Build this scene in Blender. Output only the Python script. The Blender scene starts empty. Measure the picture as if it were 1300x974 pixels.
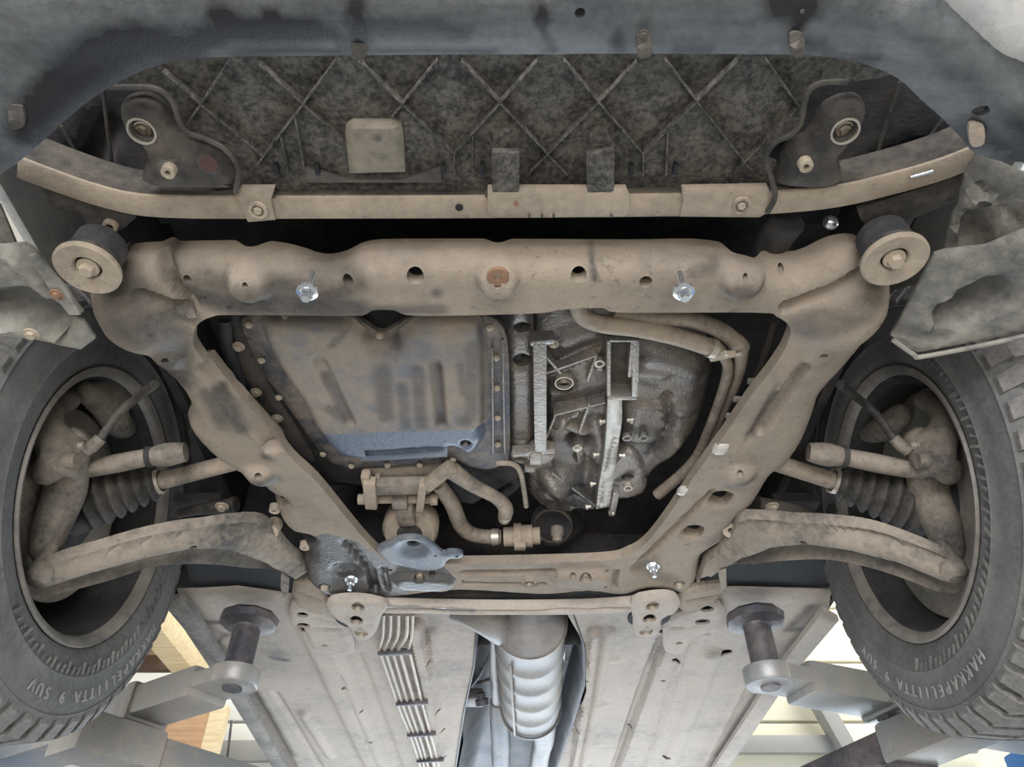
import bpy, bmesh, math, random
import numpy as np
from mathutils import Vector, Matrix
from mathutils.geometry import delaunay_2d_cdt
random.seed(4)
R = math.radians
sc = bpy.context.scene
col = sc.collection
# ------------------------------------------------------------------ camera, sky, lights, exposure
C, H = 1.15, 0.70            # camera height, underside of the raised car above the camera
U = C + H
TH, F = R(42.5), 950.0
cd = bpy.data.cameras.new('camera'); cam = bpy.data.objects.new('camera', cd); col.objects.link(cam)
cd.sensor_width = 36; cd.lens = F / 1300 * 36; cd.clip_start = .02
cam.location = (0, 0, C); cam.rotation_euler = (R(90) + TH, 0, 0); sc.camera = cam
w = bpy.data.worlds.new('world'); sc.world = w; w.use_nodes = True
bg = w.node_tree.nodes['Background']; bg.inputs[0].default_value = (.78, .87, 1, 1); bg.inputs[1].default_value = .22
def area(name, loc, rot, sx, sy, power, color):
    l = bpy.data.lights.new(name, 'AREA'); l.shape = 'RECTANGLE'; l.size = sx; l.size_y = sy; l.energy = power; l.color = color
    o = bpy.data.objects.new(name, l); col.objects.link(o); o.location = loc; o.rotation_euler = [R(a) for a in rot]; return o
area('doorway_daylight', (-.6, -3.6, 1.1), (86, 0, 0), 4.5, 2.1, 230, (.97, .97, 1))
area('window_daylight_left', (-4.2, 2.2, 1.2), (0, -90, 0), 2.0, 3.0, 14, (1, .93, .82))
area('window_daylight_right', (4.2, 3.0, 1.2), (0, 90, 0), 2.0, 3.0, 45, (.78, .88, 1))
area('back_window_daylight', (0.6, 5.0, 1.0), (-90, 0, 0), 4.0, 1.4, 75, (.72, .85, 1))
area('front_bounce_fill', (-.1, -1.15, .30), (140, 0, 0), 1.3, .35, 11, (1, .94, .85))  # added unseen light in place of daylight bounced off the floor
area('rear_bounce_fill', (0.2, 2.7, .20), (160, 0, 0), 1.6, .8, 15, (.84, .91, 1))  # added unseen cool fill that lifts the dark rear parts
area('wall_fill_right', (2.6, 3.6, 4.6), (0, 0, 0), 1.6, 2.5, 75, (1, .97, .88))  # added unseen light to brighten the back wall on the right
area('wall_fill_left', (-2.0, 4.2, 4.6), (0, 0, 0), 1.6, 1.2, 40, (1, .97, .90))  # same added wall light, left side
sc.view_settings.view_transform = 'Standard'; sc.view_settings.look = 'None'
sc.view_settings.exposure = 0.5; sc.view_settings.gamma = 1
# ------------------------------------------------------------------ projection helpers (pixel of the photograph -> point at a known height / plane)
def ray(u, v):
    a, b = (u - 650) / F, (487 - v) / F
    return Vector((a, math.cos(TH) - b * math.sin(TH), math.sin(TH) + b * math.cos(TH)))
def P(u, v, z=0, k=None):
    d = ray(u, v)
    kx, x0, ky, y0 = k or (0, 0, 0, 0)
    t = (H + z - kx * x0 - ky * y0) / (d.z - kx * d.x - ky * d.y)
    return Vector((0, 0, C)) + d * t
def lifted(u, v, dz):
    # pixel of the rim of a rounded pressing whose edge lies dz above its main plane
    q = P(u, v, dz); y, z = q.y, H
    t = y * math.cos(TH) + z * math.sin(TH)
    return (650 + q.x / t * F, 487 - (z * math.cos(TH) - y * math.sin(TH)) / t * F)
def PX(u, v, x): d = ray(u, v); return Vector((0, 0, C)) + d * (x / d.x)
def PY(u, v, y): d = ray(u, v); return Vector((0, 0, C)) + d * (y / d.y)
# ------------------------------------------------------------------ object helpers
def tag(o, label=None, cat=None, group=None, kind=None):
    if label: o['label'] = label
    if cat: o['category'] = cat
    if group: o['group'] = group
    if kind: o['kind'] = kind
    return o
def thing(name, label, cat, loc=(0, 0, 0), group=None):
    o = bpy.data.objects.new(name, None); o.empty_display_size = .05; col.objects.link(o); o.location = loc
    return tag(o, label, cat, group)
def adopt(o, parent):
    if parent is not None:
        o.parent = parent
        M = Matrix.Translation(parent.location)
        q = parent
        while q.parent is not None:
            M = Matrix.Translation(q.parent.location) @ M; q = q.parent
            break
        o.matrix_parent_inverse = (Matrix.Translation(parent.location)).inverted() if parent.type == 'EMPTY' else Matrix.Translation(parent.location).inverted()
        if parent.type != 'EMPTY' and parent.parent is not None:
            o.matrix_parent_inverse = Matrix.Translation(parent.location).inverted()
    return o
def link(name, me, mat, parent=None, smooth=True):
    if mat and not me.materials: me.materials.append(mat)
    if smooth:
        me.polygons.foreach_set('use_smooth', [True] * len(me.polygons))
        try: me.set_sharp_from_angle(angle=R(38))
        except Exception: pass
    o = bpy.data.objects.new(name, me); col.objects.link(o)
    return adopt(o, parent)
def frombm(name, bm, mat, parent=None, smooth=True):
    bmesh.ops.recalc_face_normals(bm, faces=bm.faces)
    me = bpy.data.meshes.new(name); bm.to_mesh(me); bm.free()
    return link(name, me, mat, parent, smooth)
# ------------------------------------------------------------------ materials
def mat_new(name):
    m = bpy.data.materials.new(name); m.use_nodes = True; nt = m.node_tree
    return m, nt, nt.nodes['Principled BSDF']
def N(nt, t, **kw):
    n = nt.nodes.new(t)
    for k_, v_ in kw.items():
        if k_ in n.inputs: n.inputs[k_].default_value = v_
        else: setattr(n, k_, v_)
    return n
def mixc(nt, fac, a, b):
    n = nt.nodes.new('ShaderNodeMix'); n.data_type = 'RGBA'
    for i, x in ((0, fac), (6, a), (7, b)):
        if hasattr(x, 'links'): nt.links.new(x, n.inputs[i])
        else: n.inputs[i].default_value = x if i == 0 else (*x, 1)
    return n.outputs[2]
def mth(nt, op, a, b=0, clamp=False):
    n = nt.nodes.new('ShaderNodeMath'); n.operation = op; n.use_clamp = clamp
    for i, x in ((0, a), (1, b)):
        if hasattr(x, 'links'): nt.links.new(x, n.inputs[i])
        else: n.inputs[i].default_value = x
    return n.outputs[0]
def noise(nt, scale, detail=6, rough=.6, stretch=None, rot=(0, 0, 0)):
    tc = N(nt, 'ShaderNodeTexCoord')
    n = N(nt, 'ShaderNodeTexNoise', Scale=scale, Detail=detail, Roughness=rough)
    if stretch:
        mp = N(nt, 'ShaderNodeMapping'); mp.inputs['Scale'].default_value = stretch; mp.inputs['Rotation'].default_value = rot
        nt.links.new(tc.outputs['Object'], mp.inputs[0]); nt.links.new(mp.outputs[0], n.inputs['Vector'])
    else: nt.links.new(tc.outputs['Object'], n.inputs['Vector'])
    return n.outputs['Fac']
def ramp(nt, x, lo, hi):
    n = nt.nodes.new('ShaderNodeMapRange'); n.inputs['From Min'].default_value = lo; n.inputs['From Max'].default_value = hi
    n.interpolation_type = 'SMOOTHSTEP'; nt.links.new(x, n.inputs['Value']); return n.outputs['Result']
def dusty(name, base, dust, amt=.6, rough=.8, metal=0, sc1=7, sc2=70, bump=.35, oilc=(.018, .018, .02), contrast=.22, stretch=None, clean_rough=.3, speck=.5):
    m, nt, b = mat_new(name)
    n1 = noise(nt, sc1, 7, .65, stretch); n2 = noise(nt, sc2, 4, .7); n3 = noise(nt, sc2 * 4, 2, .6)
    s = mth(nt, 'ADD', n1, mth(nt, 'MULTIPLY', mth(nt, 'SUBTRACT', n2, .5), speck))
    f = ramp(nt, s, .5 - contrast + (.5 - amt) * .6, .5 + contrast + (.5 - amt) * .6)
    c = mixc(nt, f, base, dust)
    c = mixc(nt, mth(nt, 'MULTIPLY', ramp(nt, n3, .5, .75), .40), c, tuple(x * .50 for x in dust))
    n4 = noise(nt, sc2 * 1.7, 5, .8); n5 = noise(nt, sc1 * 2.3, 5, .7)
    chips = mth(nt, 'MULTIPLY', ramp(nt, mth(nt, 'ADD', n4, mth(nt, 'MULTIPLY', n5, .5)), .86, .92), .55)
    c = mixc(nt, chips, c, tuple(min(1, x * 1.1) for x in base))
    c = mixc(nt, mth(nt, 'MULTIPLY', ramp(nt, mth(nt, 'SUBTRACT', n4, mth(nt, 'MULTIPLY', n5, .4)), .36, .50), .30), c, tuple(min(1, x * 1.30) for x in dust))
    oa = N(nt, 'ShaderNodeAttribute', attribute_name='oil'); ca = N(nt, 'ShaderNodeAttribute', attribute_name='clean')
    rag = noise(nt, 26, 6, .75)
    of = ramp(nt, mth(nt, 'ADD', oa.outputs['Fac'], mth(nt, 'MULTIPLY', mth(nt, 'SUBTRACT', rag, .5), .9)), .78, .95)
    of = mth(nt, 'MAXIMUM', of, mth(nt, 'MULTIPLY', oa.outputs['Fac'], mth(nt, 'ADD', mth(nt, 'MULTIPLY', rag, 1.2), .28), True))
    cf = ramp(nt, mth(nt, 'ADD', ca.outputs['Fac'], mth(nt, 'MULTIPLY', mth(nt, 'SUBTRACT', rag, .5), .5)), .42, .58)
    cf = mth(nt, 'MULTIPLY', cf, ramp(nt, ca.outputs['Fac'], 0, .2))
    c = mixc(nt, cf, c, base)
    c = mixc(nt, of, c, oilc)
    nt.links.new(c, b.inputs['Base Color'])
    r = mth(nt, 'SUBTRACT', rough, mth(nt, 'MULTIPLY', of, rough - .5)); r = mth(nt, 'SUBTRACT', r, mth(nt, 'MULTIPLY', cf, rough - clean_rough), True)
    nt.links.new(r, b.inputs['Roughness'])
    mt = mth(nt, 'MULTIPLY', mth(nt, 'SUBTRACT', 1, f), metal); nt.links.new(mt, b.inputs['Metallic'])
    bp = N(nt, 'ShaderNodeBump', Strength=bump, Distance=.004)
    nt.links.new(mth(nt, 'ADD', mth(nt, 'MULTIPLY', n2, .6), mth(nt, 'MULTIPLY', n3, .4)), bp.inputs['Height']); nt.links.new(bp.outputs[0], b.inputs['Normal'])
    return m
def plain(name, c, rough=.5, metal=0, bump=0, sc1=40, var=.25):
    m, nt, b = mat_new(name)
    n1 = noise(nt, sc1, 4, .6)
    nt.links.new(mixc(nt, n1, tuple(x * (1 - var) for x in c), tuple(min(1, x * (1 + var)) for x in c)), b.inputs['Base Color'])
    b.inputs['Roughness'].default_value = rough; b.inputs['Metallic'].default_value = metal
    if bump:
        bp = N(nt, 'ShaderNodeBump', Strength=bump, Distance=.003); nt.links.new(n1, bp.inputs['Height']); nt.links.new(bp.outputs[0], b.inputs['Normal'])
    return m
TAN = (.355, .292, .222)
M = {}
M['subframe'] = dusty('dusty_black_steel', (.085, .08, .075), TAN, .80, .78, .1, 5, 60, .4, contrast=.42, speck=.35)
M['pan'] = dusty('dusty_pan_steel', (.13, .16, .21), (.33, .27, .205), .66, .75, .2, 9, 45, .35, contrast=.3, clean_rough=.28)  # blue base paints the sky's reflection on the glossy black clean strip
M['beam'] = dusty('dusty_beam_steel', (.10, .09, .08), (.44, .36, .27), .78, .8, 0, 8, 70, .3, contrast=.4)
M['shield'] = dusty('speckled_plastic', (.030, .029, .028), (.17, .155, .13), .48, .85, 0, 55, 170, .6, speck=1.2, contrast=.28)
M['bumper'] = dusty('scuffed_plastic', (.04, .044, .047), (.135, .143, .148), .50, .55, 0, 5, 90, .15, oilc=(.012, .012, .014), stretch=(.5, 4, 1), contrast=.3)
M['paint'] = dusty('silver_paint', (.40, .42, .44), (.60, .58, .54), .5, .45, .1, 5, 60, .1)
M['darkplate'] = dusty('dusty_dark_plate', (.028, .028, .028), (.125, .108, .088), .5, .8, 0, 10, 60, .3)
M['black'] = plain('black_plastic', (.012, .013, .016), .75)
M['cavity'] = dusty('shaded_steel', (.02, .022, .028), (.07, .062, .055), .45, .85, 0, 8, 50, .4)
M['arm'] = dusty('dusty_arm_steel', (.05, .05, .052), (.30, .255, .20), .60, .75, 0, 6, 80, .3)
M['alu'] = dusty('cast_aluminium', (.30, .295, .29), (.34, .28, .21), .42, .34, .75, 9, 60, .6, contrast=.3)
M['alud'] = dusty('oily_cast_aluminium', (.15, .15, .155), (.29, .24, .185), .42, .33, .7, 9, 60, .6, contrast=.3)
M['alub'] = plain('bright_aluminium', (.46, .44, .40), .38, .6, .5, 60, .45)
M['ring'] = plain('machined_ring', (.55, .50, .42), .4, .5)
M['rubber'] = dusty('boot_rubber', (.022, .023, .025), (.12, .105, .085), .45, .65, 0, 12, 90, .2)
M['tyre'] = dusty('tyre_rubber', (.06, .06, .062), (.18, .175, .165), .56, .85, 0, 5, 120, .25, contrast=.3)
M['tread'] = dusty('tread_rubber', (.06, .06, .062), (.24, .23, .21), .55, .85, 0, 9, 120, .25)
M['letter'] = plain('letter_rubber', (.27, .265, .25), .7)
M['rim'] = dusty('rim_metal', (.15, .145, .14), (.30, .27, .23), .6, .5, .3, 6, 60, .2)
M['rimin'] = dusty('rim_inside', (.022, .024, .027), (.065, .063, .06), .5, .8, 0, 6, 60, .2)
M['floor'] = dusty('underbody_coating', (.25, .23, .215), (.46, .40, .34), .74, .75, 0, 5, 45, .3, contrast=.25)
M['zinc'] = plain('new_zinc', (.80, .84, .88), .2, .9, var=.08)
M['dbolt'] = dusty('dusty_bolt', (.16, .14, .12), (.48, .40, .30), .7, .7, .2, 30, 200, .2)
M['rust'] = plain('rusty_steel', (.26, .15, .09), .85, 0, .3, 90)
M['lift'] = dusty('lift_arm_steel', (.27, .285, .29), (.36, .31, .26), .38, .42, .35, 3, 30, .12, contrast=.2)
M['liftdark'] = dusty('dark_lift_steel', (.05, .055, .07), (.17, .14, .13), .4, .5, .3, 8, 50, .3)
M['blue'] = plain('blue_lift_paint', (.03, .19, .48), .4, 0, 0, 4, .12)
M['liner'] = dusty('liner_plastic', (.085, .088, .085), (.34, .315, .265), .56, .7, 0, 4, 60, .25)
M['exh'] = dusty('exhaust_steel', (.19, .19, .20), (.30, .27, .235), .5, .48, .5, 7, 60, .15)
M['shieldalu'] = dusty('heat_shield', (.10, .115, .14), (.20, .195, .19), .5, .5, .4, 7, 50, .5)
M['pipe'] = dusty('brake_line', (.34, .31, .27), (.50, .43, .35), .6, .5, .2, 20, 80, .1)
M['hose'] = dusty('dusty_pipe', (.15, .13, .115), (.42, .345, .265), .62, .65, 0, 14, 90, .2)
M['glue'] = plain('clear_sealant', (.50, .47, .42), .15, .1, .5, 60)
# ------------------------------------------------------------------ geometry builders
def catmull(pts, per=.0, n=6, closed=True):
    out = []; L = len(pts)
    rng = range(L) if closed else range(L - 1)
    for i in rng:
        g = lambda j: pts[(j) % L] if closed else pts[min(max(j, 0), L - 1)]
        p0, p1, p2, p3 = g(i - 1), g(i), g(i + 1), g(i + 2)
        for s in range(n):
            t = s / n
            out.append(tuple(.5 * (2 * b + (c - a) * t + (2 * a - 5 * b + 4 * c - d) * t * t + (3 * b - a - 3 * c + d) * t ** 3) for a, b, c, d in zip(p0, p1, p2, p3)))
    if not closed: out.append(tuple(pts[-1]))
    return out
def resample(pts, step):
    out = []; L = len(pts)
    for i in range(L):
        a = np.array(pts[i]); b = np.array(pts[(i + 1) % L]); d = np.linalg.norm(b - a)
        k = max(1, int(round(d / step)))
        for j in range(k): out.append(tuple(a + (b - a) * j / k))
    o2 = [out[0]]
    for q in out[1:]:
        if math.dist(q, o2[-1]) > step * .35: o2.append(q)
    if math.dist(o2[0], o2[-1]) < step * .35: o2.pop()
    return o2
def inside(x, y, poly):
    c = np.zeros(len(x), bool); n = len(poly); j = n - 1
    for i in range(n):
        xi, yi = poly[i]; xj, yj = poly[j]
        if yi != yj:
            c ^= ((yi > y) != (yj > y)) & (x < (xj - xi) * (y - yi) / (yj - yi) + xi)
        j = i
    return c
def segdist(x, y, a, b):
    ax, ay = a; bx, by = b; dx, dy = bx - ax, by - ay; L = dx * dx + dy * dy
    t = np.clip(((x - ax) * dx + (y - ay) * dy) / L, 0, 1) if L > 1e-12 else 0
    return np.hypot(x - ax - t * dx, y - ay - t * dy)
def polydist(x, y, poly, closed=True):
    d = np.full(len(x), 9.0)
    n = len(poly)
    for i in range(n if closed else n - 1): d = np.minimum(d, segdist(x, y, poly[i], poly[(i + 1) % n]))
    return d
def sm(t): t = np.clip(t, 0, 1); return t * t * (3 - 2 * t)
def sheet(name, px, mat, parent=None, z=0, k=None, thick=.005, holes=(), bumps=(), prof=None, res=.009, smooth=4, oil=(), clean=(), hprof=None, rough=0):
    """pressed sheet: outline and features are read off the photograph and laid on a plane at its real height; relief is real displacement"""
    W = lambda u, v: (lambda q: (q.x, q.y))(P(u, v, z, k))
    if smooth: px = catmull(px, n=smooth)
    out = resample([W(*q) for q in px], res)
    hl = []
    for h in holes:
        if isinstance(h[0], (tuple, list)):
            hp = resample([W(*q) for q in catmull(list(h), n=4)], res * .6)
        else:
            c = P(h[0], h[1], z, k); r = h[2] * (c - cam.location).length / F
            e = h[3] if len(h) > 3 else 1
            nn = 16; hp = [(c.x + r * math.cos(i / nn * 2 * math.pi), c.y + e * r * math.sin(i / nn * 2 * math.pi)) for i in range(nn)]
        hl.append(hp)
    verts = list(out); edges = [(i, (i + 1) % len(out)) for i in range(len(out))]
    for hp in hl:
        s = len(verts); verts += hp; edges += [(s + i, s + (i + 1) % len(hp)) for i in range(len(hp))]
    xs = [p[0] for p in out]; ys = [p[1] for p in out]
    gx, gy = np.meshgrid(np.arange(min(xs), max(xs), res), np.arange(min(ys), max(ys), res))
    gx[1::2] += res / 2; gx = gx.ravel(); gy = gy.ravel()
    keep = inside(gx, gy, out); gx, gy = gx[keep], gy[keep]
    keep = polydist(gx, gy, out) > res * .5
    for hp in hl: keep &= ~inside(gx, gy, hp) & (polydist(gx, gy, hp) > res * .4)
    gx, gy = gx[keep], gy[keep]
    verts += list(zip(gx.tolist(), gy.tolist()))
    V, E, Fc, *_ = delaunay_2d_cdt([Vector(q) for q in verts], edges, [], 1, 1e-6)
    vx = np.array([q.x for q in V]); vy = np.array([q.y for q in V])
    tri = np.array([tuple(f) for f in Fc if len(f) == 3])
    cx = vx[tri].mean(1); cy = vy[tri].mean(1)
    ok = inside(cx, cy, out)
    for hp in hl: ok &= ~inside(cx, cy, hp)
    tri = tri[ok]
    # orientation: facing down
    ar = (vx[tri[:, 1]] - vx[tri[:, 0]]) * (vy[tri[:, 2]] - vy[tri[:, 0]]) - (vx[tri[:, 2]] - vx[tri[:, 0]]) * (vy[tri[:, 1]] - vy[tri[:, 0]])
    tri[ar > 0] = tri[ar > 0][:, ::-1]
    h = np.zeros(len(vx))
    if prof:
        d = polydist(vx, vy, out); h += np.interp(d, [q[0] for q in prof], [q[1] for q in prof])
    if hprof:
        for hp in hl:
            d = polydist(vx, vy, hp); h += np.interp(d, [q[0] for q in hprof], [q[1] for q in hprof])
    for bmp in bumps:
        pts, r, hh = bmp[0], bmp[1], bmp[2]; flat = bmp[3] if len(bmp) > 3 else .5
        wp = [W(*q) for q in pts]; c = P(*pts[0], z, k); rr = r * (c - cam.location).length / F
        d = polydist(vx, vy, wp, False) if len(wp) > 1 else np.hypot(vx - wp[0][0], vy - wp[0][1])
        h += hh * sm((1 - d / rr) / (1 - flat + 1e-6))
    if rough:
        from mathutils import noise as mn
        h += np.array([mn.noise(Vector((a * 9, b * 9, z * 7))) * rough + mn.noise(Vector((a * 30, b * 30, 3))) * rough * .4 for a, b in zip(vx, vy)])
    kx, x0, ky, y0 = k or (0, 0, 0, 0)
    zz = U + z + kx * (vx - x0) + ky * (vy - y0) - h
    nv = len(vx)
    ztop = zz + thick
    ed = {}
    for t in tri.tolist():
        for a, b in ((t[0], t[1]), (t[1], t[2]), (t[2], t[0])):
            ed[(a, b)] = 1
    faces = tri.tolist() + (tri[:, ::-1] + nv).tolist()
    for a, b in ed:
        if (b, a) not in ed: faces.append((b, a, a + nv, b + nv))
    co = np.concatenate([np.stack([vx, vy, zz], 1), np.stack([vx, vy, ztop], 1)])
    me = bpy.data.meshes.new(name); me.from_pydata(co.tolist(), [], faces)
    for an, lst in (('oil', oil), ('clean', clean)):  # oil marks stains, and painted shade on a few parts
        if lst:
            s = np.zeros(nv)
            for it in lst:
                wp = [W(*q) for q in it[0]]; c = P(*it[0][0], z, k); rr = it[1] * (c - cam.location).length / F
                st = it[2] if len(it) > 2 else 1
                if len(wp) > 2 and len(it) > 3:   # polygon
                    d = np.where(inside(vx, vy, wp), 0, polydist(vx, vy, wp))
                else: d = polydist(vx, vy, wp, False) if len(wp) > 1 else np.hypot(vx - wp[0][0], vy - wp[0][1])
                s = np.maximum(s, st * sm((1 - d / rr) * (1.3 if st < .85 else 2)) if an == 'oil' else st * np.clip(1 - d / rr, 0, 1))
            at = me.attributes.new(an, 'FLOAT', 'POINT'); at.data.foreach_set('value', np.concatenate([s, s]))
    return link(name, me, mat, parent)
def tube(name, pts, r, mat, parent=None, n=14, sub=6, closed=False):
    pts = [Vector(p) for p in pts]; rs = list(r) if isinstance(r, (list, tuple)) else [r] * len(pts)
    q = [tuple(p) + (rr,) for p, rr in zip(pts, rs)]
    if sub and len(q) > 2 or closed: q = catmull(q, n=sub, closed=closed)
    bm = bmesh.new(); rings = []; prev = None
    L = len(q)
    for i in range(L):
        a = Vector(q[max(i - 1, 0)][:3]); b = Vector(q[min(i + 1, L - 1)][:3])
        if closed: a = Vector(q[i - 1][:3]); b = Vector(q[(i + 1) % L][:3])
        t = (b - a).normalized()
        if prev is None: s = t.orthogonal().normalized()
        else: s = (prev - t * prev.dot(t)).normalized()
        prev = s; s2 = t.cross(s)
        rings.append([bm.verts.new(Vector(q[i][:3]) + (s * math.cos(x) + s2 * math.sin(x)) * q[i][3]) for x in [j / n * 2 * math.pi for j in range(n)]])
    for i in range(L - (0 if closed else 1)):
        A, B = rings[i], rings[(i + 1) % L]
        for j in range(n): bm.faces.new((A[j], A[(j + 1) % n], B[(j + 1) % n], B[j]))
    if not closed: bm.faces.new(rings[0]); bm.faces.new(rings[-1])
    return frombm(name, bm, mat, parent)
def lathe(name, prof, org, axis, mat, parent=None, n=40, closed=False, wob=None):
    """prof: (along axis, radius)"""
    ax = Vector(axis).normalized(); s = ax.orthogonal().normalized(); s2 = ax.cross(s); org = Vector(org)
    bm = bmesh.new(); rings = []
    for (t, r) in prof:
        if r < 1e-6: rings.append([bm.verts.new(org + ax * t)])
        else: rings.append([bm.verts.new(org + ax * t + (s * math.cos(x) + s2 * math.sin(x)) * r) for x in [j / n * 2 * math.pi for j in range(n)]])
    L = len(rings)
    for i in range(L if closed else L - 1):
        A, B = rings[i], rings[(i + 1) % L]
        for j in range(n):
            a, b, c, d = A[j % len(A)], A[(j + 1) % len(A)], B[(j + 1) % len(B)], B[j % len(B)]
            vs = list(dict.fromkeys((a, b, c, d)))
            if len(vs) > 2: bm.faces.new(vs)
    if not closed:
        for rg in (rings[0], rings[-1]):
            if len(rg) > 2: bm.faces.new(rg)
    return frombm(name, bm, mat, parent)
def box(name, c, size, mat, parent=None, rot=None, bev=.004):
    bm = bmesh.new(); bmesh.ops.create_cube(bm, size=1)
    bmesh.ops.scale(bm, vec=size, verts=bm.verts)
    if bev: bmesh.ops.bevel(bm, geom=list(bm.edges), offset=bev, segments=2, affect='EDGES', profile=.6)
    if rot is not None: bmesh.ops.transform(bm, matrix=rot.to_4x4(), verts=bm.verts)
    bmesh.ops.translate(bm, vec=Vector(c), verts=bm.verts)
    return frombm(name, bm, mat, parent)
def bar(name, a, b, w_, h_, mat, parent=None, bev=.004, up=(0, 0, 1)):
    a, b = Vector(a), Vector(b); d = (b - a); L = d.length; d.normalize()
    s = d.cross(Vector(up)).normalized(); u2 = s.cross(d)
    rot = Matrix((d, s, u2)).transposed()
    return box(name, (a + b) / 2, (L, w_, h_), mat, parent, rot, bev)
def rectsweep(name, path, w_, h_, mat, parent=None, up=(0, 0, 1), bev=.15):
    """hollow-section bar swept along a path; path is the centre of its underside"""
    q = [Vector(p) for p in path]; bm = bmesh.new(); rings = []; ws = w_ if isinstance(w_, list) else [w_] * len(q)
    for i, p in enumerate(q):
        t = (q[min(i + 1, len(q) - 1)] - q[max(i - 1, 0)]).normalized(); s = t.cross(Vector(up)).normalized(); uu = s.cross(t)
        w2 = ws[i] / 2; c = min(w2, h_) * bev * 2
        sec = [(-w2 + c, 0), (w2 - c, 0), (w2 - c * .3, c * .3), (w2, c), (w2, h_ - c), (w2 - c, h_), (-w2 + c, h_), (-w2, h_ - c), (-w2, c), (-w2 + c * .3, c * .3)]
        rings.append([bm.verts.new(p + s * a + uu * b) for a, b in sec])
    for i in range(len(q) - 1):
        A, B = rings[i], rings[i + 1]; n = len(A)
        for j in range(n): bm.faces.new((A[j], A[(j + 1) % n], B[(j + 1) % n], B[j]))
    bm.faces.new(rings[0]); bm.faces.new(rings[-1])
    return frombm(name, bm, mat, parent)
_bolt = {}
def bolt(p, r, mat, parent, name='bolt', washer=1.55, h=.8, flip=1):
    """hexagon bolt head with washer pointing down; mesh shared between equal bolts"""
    key = (mat.name, washer, h)
    if key not in _bolt:
        bm = bmesh.new()
        def cyl(rr, z0, z1, n, cham=0):
            A = [bm.verts.new((rr * math.cos(i / n * 6.28318), rr * math.sin(i / n * 6.28318), z0)) for i in range(n)]
            B = [bm.verts.new((rr * (1 - cham * .3) * math.cos(i / n * 6.28318), rr * (1 - cham * .3) * math.sin(i / n * 6.28318), z1 + (cham * .1 if 0 else 0))) for i in range(n)]
            for i in range(n): bm.faces.new((A[i], A[(i + 1) % n], B[(i + 1) % n], B[i]))
            bm.faces.new(A); bm.faces.new(B)
        if washer: cyl(washer, .05, -.22, 18, .25)
        cyl(1, -.15, -.15 - h, 6, .35)
        bmesh.ops.recalc_face_normals(bm, faces=bm.faces)
        me = bpy.data.meshes.new('bolt'); bm.to_mesh(me); bm.free(); me.materials.append(mat); _bolt[key] = me
    o = bpy.data.objects.new(name, _bolt[key]); col.objects.link(o)
    o.location = p; o.scale = (r, r, r); o.rotation_euler = (0, 0, random.random())
    return adopt(o, parent)
def ringmesh(name, p, r0, r1, hh, mat, parent, axis=(0, 0, -1), n=28):
    return lathe(name, [(-.002, r0), (hh, r0 * 1.02), (hh, r1 * .96), (0, r1), (-.004, r1)], p, axis, mat, parent, n=n, closed=True)
# ================================================================== ROOM
M['concrete'] = dusty('pale_concrete', (.26, .26, .255), (.36, .35, .33), .5, .85, 0, 2, 30, .2)
M['cream'] = plain('cream_panel', (.78, .74, .60), .6, 0, .05, 3, .05)
M['white'] = plain('greyish_white_panel', (.70, .71, .68), .6, 0, .05, 3, .05)
M['grey'] = plain('grey_steel_profile', (.30, .305, .30), .5, .1, .05, 10, .1)
M['brownwood'] = plain('dark_timber', (.10, .065, .045), .7, 0, .2, 20)
def wood(name, c1, c2):
    m, nt, b = mat_new(name)
    n1 = noise(nt, 5, 6, .6, (1, 9, 9)); nt.links.new(mixc(nt, ramp(nt, n1, .35, .65), c1, c2), b.inputs['Base Color']); b.inputs['Roughness'].default_value = .6
    return m
M['ply'] = wood('plywood', (.58, .36, .17), (.78, .56, .30)); M['pine'] = wood('pale_pine', (.80, .62, .36), (.92, .78, .52)); M['carton'] = wood('brown_board', (.50, .30, .17), (.62, .40, .24))
tag(box('floor', (0, 1.5, -.05), (10, 12, .1), M['concrete'], bev=0), kind='structure')
WY = 5.4
wall = tag(box('wall_back', (0, WY + .12, 2.4), (10, .1, 4.8), M['white'], bev=0), kind='structure')
zz_ = 0
for i in range(11):   # sandwich panels, each with its own joint
    zc = .2 + i * .42
    for s in (-1, 1):
        box('panel', (s * 2.45, WY + .05, zc), (4.9, .05, .40), M['cream'] if s > 0 else M['white'], wall, bev=.008)
tag(box('wall_left', (-5, 1.5, 2.4), (.1, 8, 4.8), M['white'], bev=0), kind='structure')
tag(box('wall_right', (5, 1.5, 2.4), (.1, 8, 4.8), M['cream'], bev=0), kind='structure')
tag(box('ceiling', (0, 2.0, 4.85), (10, 7, .1), M['white'], bev=0), kind='structure')
g = thing('steel_frame', 'grey steel wall profiles with slanting brace on cream panels right of car', 'frame', (1.6, WY, 2.6))
bar('rail', PY(905, 946, WY - .05), PY(1062, 946, WY - .05), .06, .11, M['grey'], g)
bar('rail', PY(1060, 868, WY - .03), PY(1240, 868, WY - .03), .05, .04, M['cream'], g)
bar('brace', PY(1022, 860, WY - .12), PY(1096, 990, WY - .12), .10, .13, M['grey'], g, up=(0, 1, 0))
bar('rail', PY(1080, 955, WY - .05), PY(1240, 952, WY - .05), .04, .04, M['grey'], g)
g = thing('steel_rail', 'grey horizontal steel rail on white wall left of sill', 'rail', (-1.5, WY, 2.4))
bar('rail', PY(240, 955, WY - .06), PY(420, 953, WY - .06), .05, .13, M['grey'], g)
tag(tube('cable', [PY(294, 915, WY - .2), PY(290, 950, WY - .2), PY(284, 1000, WY - .2)], .008, M['liftdark']), 'thin dark cable hanging against white wall left of car', 'cable')
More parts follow.
